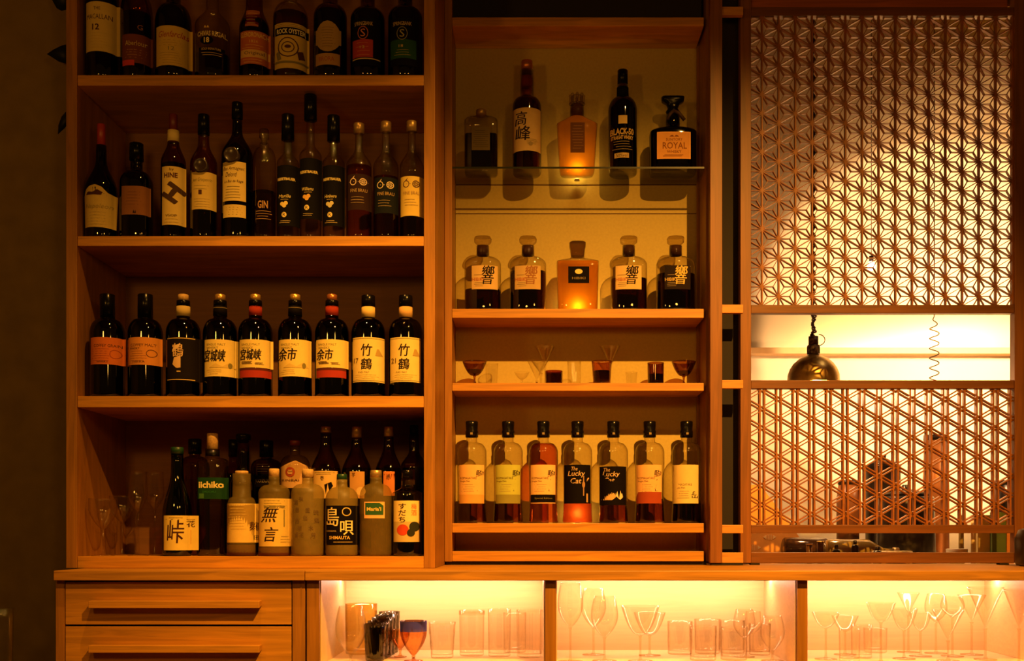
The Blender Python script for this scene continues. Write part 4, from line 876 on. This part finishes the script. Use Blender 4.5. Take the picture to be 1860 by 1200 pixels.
# bottom shelf of the centre cabinet: seven slim bottles
MS = (cs[3] + .0003, .43); GM = 'slim waisted bottles in the centre cabinet'
def mars(cx, kind, lab, liq, fill):
    x0, x1 = cx - 23, cx + 22
    IN = (.03, .015, .01)
    kom = lambda dy=0: [('t', '駒', cx + 14, 861 + dy, 13, 15, IN, 0, .1), ('t', 'ヶ', cx + 14, 874 + dy, 9, 9, IN, 0, .1), ('t', '岳', cx + 15, 886 + dy, 14, 13, IN, 0, .1),
                        ('t', 'KOMAGATAKE', cx - 6, 868 + dy, 30, 4, 'brown'), ('t', 'Single Malt', cx - 12, 874 + dy, 18, 3.4, 'brown'), ('l', x0 + 3, cx + 6, 880 + dy, 892 + dy, 4, 'grey')]
    if kind == 'cat':
        el = [('r', cx - 24, 844, cx + 24, 914, 'black'), ('t', 'The', cx - 6, 851, 12, 7, (.62, .42, .22), 0, .2), ('t', 'Lucky', cx - 2, 861, 30, 12, (.62, .42, .22), .01, .2), ('t', 'Cat', cx - 3, 873, 20, 10, (.62, .42, .22), .01, .2)]
        el += [('e', cx + 20, 876, 3.5, 9, (.60, .34, .12)), ('r', cx + 10, 864, cx + 12, 900, (.35, .2, .1)), ('e', cx + 11, 880, 2.6, 6, (.45, .25, .10)), ('r', cx + 16, 896, cx + 19, 912, (.5, .3, .12))]
    elif kind == 'cat2':
        el = [('r', cx - 24, 847, cx + 24, 917, 'black'), ('t', 'The', cx - 12, 853, 12, 7, (.62, .42, .22), 0, .2), ('t', 'Lucky', cx - 4, 862, 30, 12, (.62, .42, .22), .01, .2), ('t', 'Cat', cx - 8, 872, 20, 10, (.62, .42, .22), .01, .2),
              ('p', [(cx - 24, 892), (cx - 8, 888), (cx + 8, 886), (cx + 12, 896), (cx - 2, 908), (cx - 24, 908)], (.62, .40, .16)), ('p', [(cx + 4, 900), (cx + 10, 884), (cx + 14, 892), (cx + 22, 888), (cx + 20, 900), (cx + 12, 908)], (.80, .62, .34))]
    else:
        pc = {'cream': (.80, .48, .16), 'green': (.44, .46, .08), 'pink': (.78, .48, .18), 'redband': (.78, .45, .17), 'last': (.72, .55, .20)}[kind]
        el = [('r', x0, 844, x1, 914, pc)] + kom(12 if kind == 'last' else 0)
        if kind == 'pink': el += [('r', x0, 898, x1, 912, 'black'), ('t', 'Special Edition', cx, 905, 32, 4, 'olive')]
        elif kind == 'redband': el += [('r', x0, 893, x1, 914, (.34, .06, .02)), ('l', x0 + 5, x1 - 4, 898, 906, 2, 'tan')]
        elif kind == 'green': el += [('r', x0, 898, x1, 914, (.26, .24, .05)), ('l', x0 + 3, x1 - 6, 902, 910, 3, 'olive')]
        elif kind == 'cream': el += [('r', x0, 898, x1, 914, (.66, .36, .09))]
    def ex(root, zz, s, rings, surf, loc):
        q = MB(); q.loft([(zz(794), 11.5 * s, 11.5 * s, 2), (zz(784), 11.7 * s, 11.7 * s, 2), (zz(781), 10.6 * s, 10.6 * s, 2), (zz(772), 11.2 * s, 11.2 * s, 2), (zz(766), 11.3 * s, 11.3 * s, 2), (zz(765), 10 * s, 10 * s, 2)], 28)
        q.build('cap', BLACKCAP, root)
        q = MB(); z = zz(788); y = -11.8 * s
        q.add([(-.004, y, z - .0035), (.004, y, z - .0035), (.004, y, z + .0035), (-.004, y, z + .0035)], [(0, 1, 2, 3)]); q.build('cap_emblem', ink('grey'), root)
    return bottle(cx, 53, 794, 822, 803, 20, MS, lab, el, 'clear', liq, fill, None, None, waist=.05, taper=1.03, extra=ex, group=GM, base=4)
mars(857, 'cream', 'slim clear bottle with peach label, far left above the cabinet base', 'mid', 914)
mars(923, 'green', 'slim clear bottle with yellow green label', 'mid', 912)
mars(987, 'pink', 'slim bottle full to the neck with pink orange spirit', 'rose', 806)
mars(1049, 'cat', 'slim bottle with black lettered label above glowing pink liquor', 'pinkglow', 914)
mars(1114, 'cat2', 'slim bottle with black label showing a white flower', 'mid', 916)
mars(1180, 'redband', 'slim clear bottle whose label ends in a dark red band', 'mid', 906)
mars(1247, 'last', 'slim bottle with cream label and dark whisky, far right above the cabinet base', 'dark', 914)
for px, py, z0, lb, pw in ((1048, 300, GZ, 'small added puck light behind the crown decanter', .30), (1049, 560, cs[1], 'small added puck light behind the square crystal bottle', .42), (1049, 950, cs[3], 'small added puck light behind the bottle of pink liquor', .20)):
    t = thing('added_puck_light', (X(px, .497), .497, z0 + .0004), lb, 'light')  # invented lamps, put in so that the centre bottles glow
    q = MB(); q.loft([(0, .009, .009, 2), (.006, .009, .009, 2)], 24); q.build('housing', MATS['aluminium'], t)
    q = MB(); q.loft([(.0062, .0075, .0075, 2), (.008, .0075, .0075, 2)], 24); q.build('lens', emit('added_puck_led', (1, .55, .16), 4), t)
    lamp('added_puck_bulb', 'POINT', (X(px, .497), .492, z0 + .035), pw, color=(1, .62, .14), size=.008)

# ---------------------------------------------------------------- glassware
G_CL = thin_glass('clear_glassware', (.995, .99, .97), (.88, .80, .62), power=5, refl=1.6)
G_ST = thin_glass('stem_glass', (.96, .93, .86), (.80, .70, .52), power=3, refl=2.2)
def glass(kind, cx, top, W, shelf_z, Y, label, bowl=None, mat=None, foot=None, group=None, liquid=None, name=None, ribs=0, tilt=0):
    """cx, top, W, bowl (bottom of the bowl) and foot width are photo pixels at depth Y"""
    s = SC(Y); mat = mat or G_CL
    def zz(py): return Z(py, Y) - shelf_z
    name = name or {'wine': 'wine_glass', 'coupe': 'coupe_glass', 'martini': 'cocktail_glass', 'flute': 'champagne_flute', 'tumbler': 'tumbler', 'taper': 'tumbler', 'goblet': 'goblet'}[kind]
    t = thing(name, (X(cx, Y), Y, shelf_z + .0003), label, 'glass', group)
    R = W * s / 2; H = zz(top); n = 48 if ribs else 32
    def rib(r, k): return r
    def shell(pr, nm, m):
        q = MB(); q.loft([(z, r, r, 2) for z, r in pr], n, cap0=False, cap1=False)
        if ribs:
            nv = []
            for (x, y, z) in q.v:
                a = math.atan2(y, x); f = 1 + .045 * cos(a * ribs + z * 60 * (1 if ribs > 10 else 0)); nv.append((x * f, y * f, z))
            q.v = nv
        return q.build(nm, m, t)
    w = .0016
    if kind in ('tumbler', 'taper'):
        k = .82 if kind == 'taper' else .96
        pr = [(.0, .001), (.0, R * k * .9), (.003, R * k)] + [(.003 + (H - .003) * i / 8, R * (k + (1 - k) * i / 8)) for i in range(1, 9)] + \
             [(H, R - w)] + [(.010 + (H - .010) * i / 8, R * (k + (1 - k) * i / 8) - w) for i in range(7, -1, -1)] + [(.009, .001)]
        shell(pr, 'body', mat)
        if liquid:
            lz = zz(liquid[1]); q = MB(); r1 = R * (k + (1 - k) * min(1, lz / H)) - w - .0008
            q.loft([(.0105, R * k - w - .0008, R * k - w - .0008, 2), (lz, r1, r1, 2)], 32); q.build('liquid', liq_mat(liquid[0]), t)
        return t
    hb = zz(bowl) if bowl else H * .45
    fr = (foot or W * .8) * s / 2
    def prof(u):
        if kind == 'wine': return (sin(min(1, u * 1.9) * pi / 2) ** .75) * (1.0 if u < .55 else 1 - .25 * ((u - .55) / .45) ** 1.6)
        if kind == 'goblet': return sin(min(1, u * 1.35) * pi / 2) ** .8
        if kind == 'coupe': return u ** .42
        if kind == 'martini': return max(.03, u)
        return (sin(min(1, u * 2.2) * pi / 2) ** .7) * (1 if u < .5 else 1 - .12 * (u - .5) / .5)
    N_ = 14
    pr = [(hb + (H - hb) * i / N_, max(.0025, R * prof(i / N_))) for i in range(N_ + 1)]
    pin = [(max(z, hb + .003), max(.0008, r - w)) for z, r in reversed(pr)]
    shell(pr + pin, 'bowl', mat)
    q = MB(); q.loft([(.004, .006, .006, 2), (.010, .0035, .0035, 2), (hb * .5, .0028, .0028, 2), (hb - .004, .0035, .0035, 2), (hb + .001, .006, .006, 2)], 16); q.build('stem', G_ST if mat is G_CL else mat, t)
    q = MB(); q.loft([(0, fr, fr, 2), (.0015, fr, fr, 2), (.004, .006, .006, 2)], 32); q.build('foot', G_ST if mat is G_CL else mat, t)
    if liquid:
        lz = zz(liquid[1]); q = MB(); m = [(z, r - w - .0006) for z, r in pr if z < lz and r > w + .002]
        q.loft([(z + .0035, r, r, 2) for z, r in m], 32); q.build('liquid', liq_mat(liquid[0]), t)
    return t
zl = SH[3]
GL = 'stemware at the left of the bottom shelf'
glass('goblet', 187, 905, 50, zl, .06, 'round goblet at the far left of the bottom shelf', 963, foot=40, group=GL)
glass('goblet', 222, 900, 46, zl, .17, 'goblet set back behind the far left one', 950, foot=38, group=GL)
glass('flute', 251, 856, 34, zl, .08, 'tall narrow glass at the left of the bottom shelf, nearest the front', 930, foot=36, group=GL)
glass('flute', 281, 857, 34, zl, .18, 'tall narrow glass close to the green sake bottle', 925, foot=34, group=GL)
glass('wine', 247, 880, 32, zl, .30, 'faint wine glass deep in the corner of the bottom shelf', 935, foot=34, group=GL)
# small glasses in the centre cabinet
zc = cs[2]; GG = 'small glasses on the narrow shelf'
DKG = thin_glass('smoky_glass', (.62, .40, .22), (.2, .08, .03), refl=2)
RDG = thin_glass('ruby_glass', (.85, .62, .45), (.35, .12, .06), refl=2)
glass('coupe', 862, 657, 44, zc, .42, 'small smoky coupe with dark liquor, left end of the narrow shelf', 683, DKG, 16, GG, ('dark', 672))
glass('taper', 893, 660, 24, zc, .46, 'faint clear glass beside the left coupe', group=GG)
glass('coupe', 948, 676, 28, zc, .43, 'tiny low clear cup left of the ribbed cone', 689, None, 18, GG)
glass('martini', 975, 655, 34, zc, .41, 'ribbed clear cone glass left of the round amber cup', 692, None, 20, GG, ribs=12, name='cone_glass')
glass('martini', 990, 628, 38, zc, .48, 'tall v shaped glass rising behind the amber cup', 662, None, 20, GG)
glass('tumbler', 1006, 674, 32, zc, .41, 'low rounded amber tinted cup', None, thin_glass('amber_glass', (.55, .22, .06), (.2, .06, .02), refl=2), None, GG, ('mid', 680))
glass('tumbler', 1043, 656, 24, zc, .43, 'upright fluted clear glass at the centre of the narrow shelf', group=GG, ribs=14)
glass('taper', 1093, 656, 36, zc, .41, 'ruby cut glass cup with slanting ribs', None, RDG, None, GG, ('dark', 674), ribs=14)
glass('martini', 1108, 629, 38, zc, .48, 'tall v shaped glass rising behind the ruby cup', 662, None, 20, GG)
glass('taper', 1147, 676, 22, zc, .43, 'tiny clear shot glass right of the ruby cup', group=GG, name='shot_glass')
glass('tumbler', 1191, 659, 30, zc, .43, 'smoky brown tumbler near the right end of the narrow shelf', None, DKG, None, GG, ('dark', 680))
glass('coupe', 1242, 657, 44, zc, .42, 'small smoky coupe at the right end of the narrow shelf', 684, DKG, 16, GG, ('dark', 676))
# lit bays
zf = BF
BL = frosted('blue_rim_glass', (.05, .06, .55), .8)
BG = thin_glass('dark_cut_glass', (.58, .58, .50), (.12, .13, .10), refl=2)
AM = thin_glass('orange_glass', (.97, .80, .58), (.55, .20, .06), refl=2)
OL = thin_glass('olive_glass', (.95, .88, .60), (.70, .55, .2), refl=2)
GB1, GB2, GB3 = 'glasses in the left lit bay', 'glasses in the middle lit bay', 'glasses in the right lit bay'
glass('wine', 637, 1100, 56, zf, -.10, 'tulip wine glass at the front left of the bay with blue glasses', 1190, None, 44, GB1)
glass('tumbler', 656, 1096, 58, zf, .13, 'large yellow green tumbler behind the tulip wine glass', None, OL, None, GB1)
for i, (px, py, Y, lb) in enumerate(((681, 1132, -.06, 'dark cut tumbler at the front of the receding row'), (688, 1127, -.005, 'dark cut tumbler, second in the receding row'), (695, 1121, .05, 'dark cut tumbler in the middle of the receding row'),
                                     (701, 1116, .105, 'dark cut tumbler, fourth in the receding row'), (707, 1110, .16, 'dark cut tumbler at the back of the receding row'))):
    glass('taper', px, py, 40 * (3.14 / (Y + D)), zf, Y, lb, None, BG, None, 'row of dark cut tumblers', ribs=16)
def band(t, z0, z1, r0, r1, m):
    q = MB(); q.loft([(z0, r0, r0, 2), (z1, r1, r1, 2)], 32, cap0=False, cap1=False); q.build('rim_band', m, t)
t = glass('goblet', 751, 1127, 47, zf, -.06, 'footed orange glass with deep blue rim', 1192, AM, 34, GB1, ribs=8)
s = SC(-.06); band(t, Z(1146, -.06) - zf, Z(1127, -.06) - zf, 24.3 * s, 24.8 * s, BL)
t = glass('goblet', 727, 1143, 34, zf, .04, 'small red orange glass tucked behind the blue rimmed one', 1180, AM, 24, GB1)
glass('taper', 803, 1129, 48, zf, .02, 'clear tumbler with diamond cut base in the left lit bay', None, None, None, GB1, ribs=14)
t = glass('tumbler', 857, 1108, 46, zf, .08, 'plain clear tumbler with bright thick rim', None, None, None, GB1)
s = SC(.08); band(t, Z(1116, .08) - zf, Z(1109, .08) - zf, 23.6 * s, 23.6 * s, G_ST)
glass('tumbler', 907, 1106, 42, zf, .06, 'straight clear highball glass in the left lit bay', None, None, None, GB1)
glass('tumbler', 962, 1107, 46, zf, .04, 'straight clear highball glass against the first divider', None, None, None, GB1, ribs=10)
glass('tumbler', 935, 1112, 42, zf, .17, 'clear highball glass standing behind the two by the first divider', None, None, None, GB1)
# middle bay
glass('wine', 1036, 1058, 47, zf, -.08, 'tall wine glass at the left of the middle bay', 1140, None, 46, GB2)
glass('wine', 1098, 1082, 50, zf, -.06, 'wine glass, second from the left in the middle bay', 1158, None, 44, GB2)
glass('wine', 1078, 1068, 46, zf, .10, 'wine glass set back behind the second one in the middle bay', 1140, None, 40, GB2)
glass('coupe', 1163, 1100, 70, zf, -.06, 'wide coupe in the middle bay', 1154, None, 44, GB2)
glass('coupe', 1180, 1112, 58, zf, .08, 'smaller coupe behind the wide one in the middle bay', 1154, None, 40, GB2)
for px, py, Y, w, lb in ((1235, 1128, .12, 44, 'clear ribbed tumbler right of the coupes'), (1277, 1136, -.04, 48, 'front ribbed tumbler in the middle bay'), (1285, 1124, .14, 46, 'ribbed tumbler behind the front one in the middle bay'),
                         (1333, 1138, -.03, 48, 'crackled tumbler in the middle bay'), (1330, 1126, .15, 44, 'tumbler behind the crackled one'), (1380, 1132, .10, 38, 'narrow ribbed tumbler beside the right wine glasses')):
    glass('tumbler', px, py, w, zf, Y, lb, None, None, None, GB2, ribs=18)
glass('wine', 1403, 1118, 44, zf, -.06, 'wine glass at the right end of the middle bay', 1182, None, 40, GB2)
glass('wine', 1352, 1106, 40, zf, .04, 'wine glass behind the crackled tumbler', 1160, None, 38, GB2)
glass('flute', 1368, 1110, 30, zf, .19, 'slim wine glass set back at the right of the middle bay', 1150, None, 34, GB2)
# right bay
for k, px, py, w, bw, Y, lb in (
    ('coupe', 1500, 1112, 50, 1140, -.02, 'low coupe at the left of the right hand bay'), ('coupe', 1535, 1118, 48, 1146, .10, 'coupe behind the leftmost one in the right hand bay'),
    ('coupe', 1600, 1094, 52, 1130, -.10, 'wide coupe with bright base, front of the right hand bay'), ('coupe', 1642, 1105, 48, 1144, -.01, 'coupe right of the wide bright one'),
    ('martini', 1650, 1076, 40, 1116, .165, 'tall cocktail glass at the back of the right hand bay'), ('coupe', 1672, 1112, 40, 1145, .06, 'small coupe behind the cocktail glasses'),
    ('martini', 1722, 1108, 56, 1164, -.06, 'wide cocktail glass at the front of the right hand bay'), ('wine', 1700, 1078, 40, 1130, .14, 'wine glass set back in the right hand bay'),
    ('wine', 1730, 1082, 42, 1120, .06, 'wine glass behind the wide cocktail glass'), ('martini', 1790, 1066, 64, 1142, -.03, 'large v shaped glass near the right edge'),
    ('martini', 1765, 1080, 50, 1130, .10, 'v shaped glass behind the large one'), ('martini', 1851, 1070, 54, 1142, -.13, 'large v shaped glass cut by the right edge of the picture')):
    glass(k, px, py, w, zf, Y, lb, bw, None, 40, GB3)
for px, py, w, Y, lb in ((1565, 1134, 38, .02, 'plain tumbler between the coupes of the right hand bay'), (1590, 1140, 42, .17, 'plain tumbler at the back of the right hand bay'), (1543, 1142, 38, -.075, 'low tumbler near the front of the right hand bay')):
    glass('tumbler', px, py, w, zf, Y, lb, None, None, None, GB3)
# lower left corner: a glass on a small side ledge
t = thing('side_ledge', (X(-10, -.3), -.12, 0), 'dark side ledge at the lower left corner below the frame', 'ledge')
ze = Z(1250, -.30)
box_obj('ledge_top', X(-90, -.3), X(57, -.3), -.42, .40, ze - .03, ze, wood('dark_ledge_wood', (.06, .03, .012), 'x'), t)
box_obj('ledge_base', X(-80, -.3), X(50, -.3), -.38, .38, .001, ze - .0305, wood('dark_ledge_wood', (.06, .03, .012), 'x'), t)
glass('taper', 6, 1105, 36, ze, -.30, 'tall clear beaker cut by the left edge of the picture')
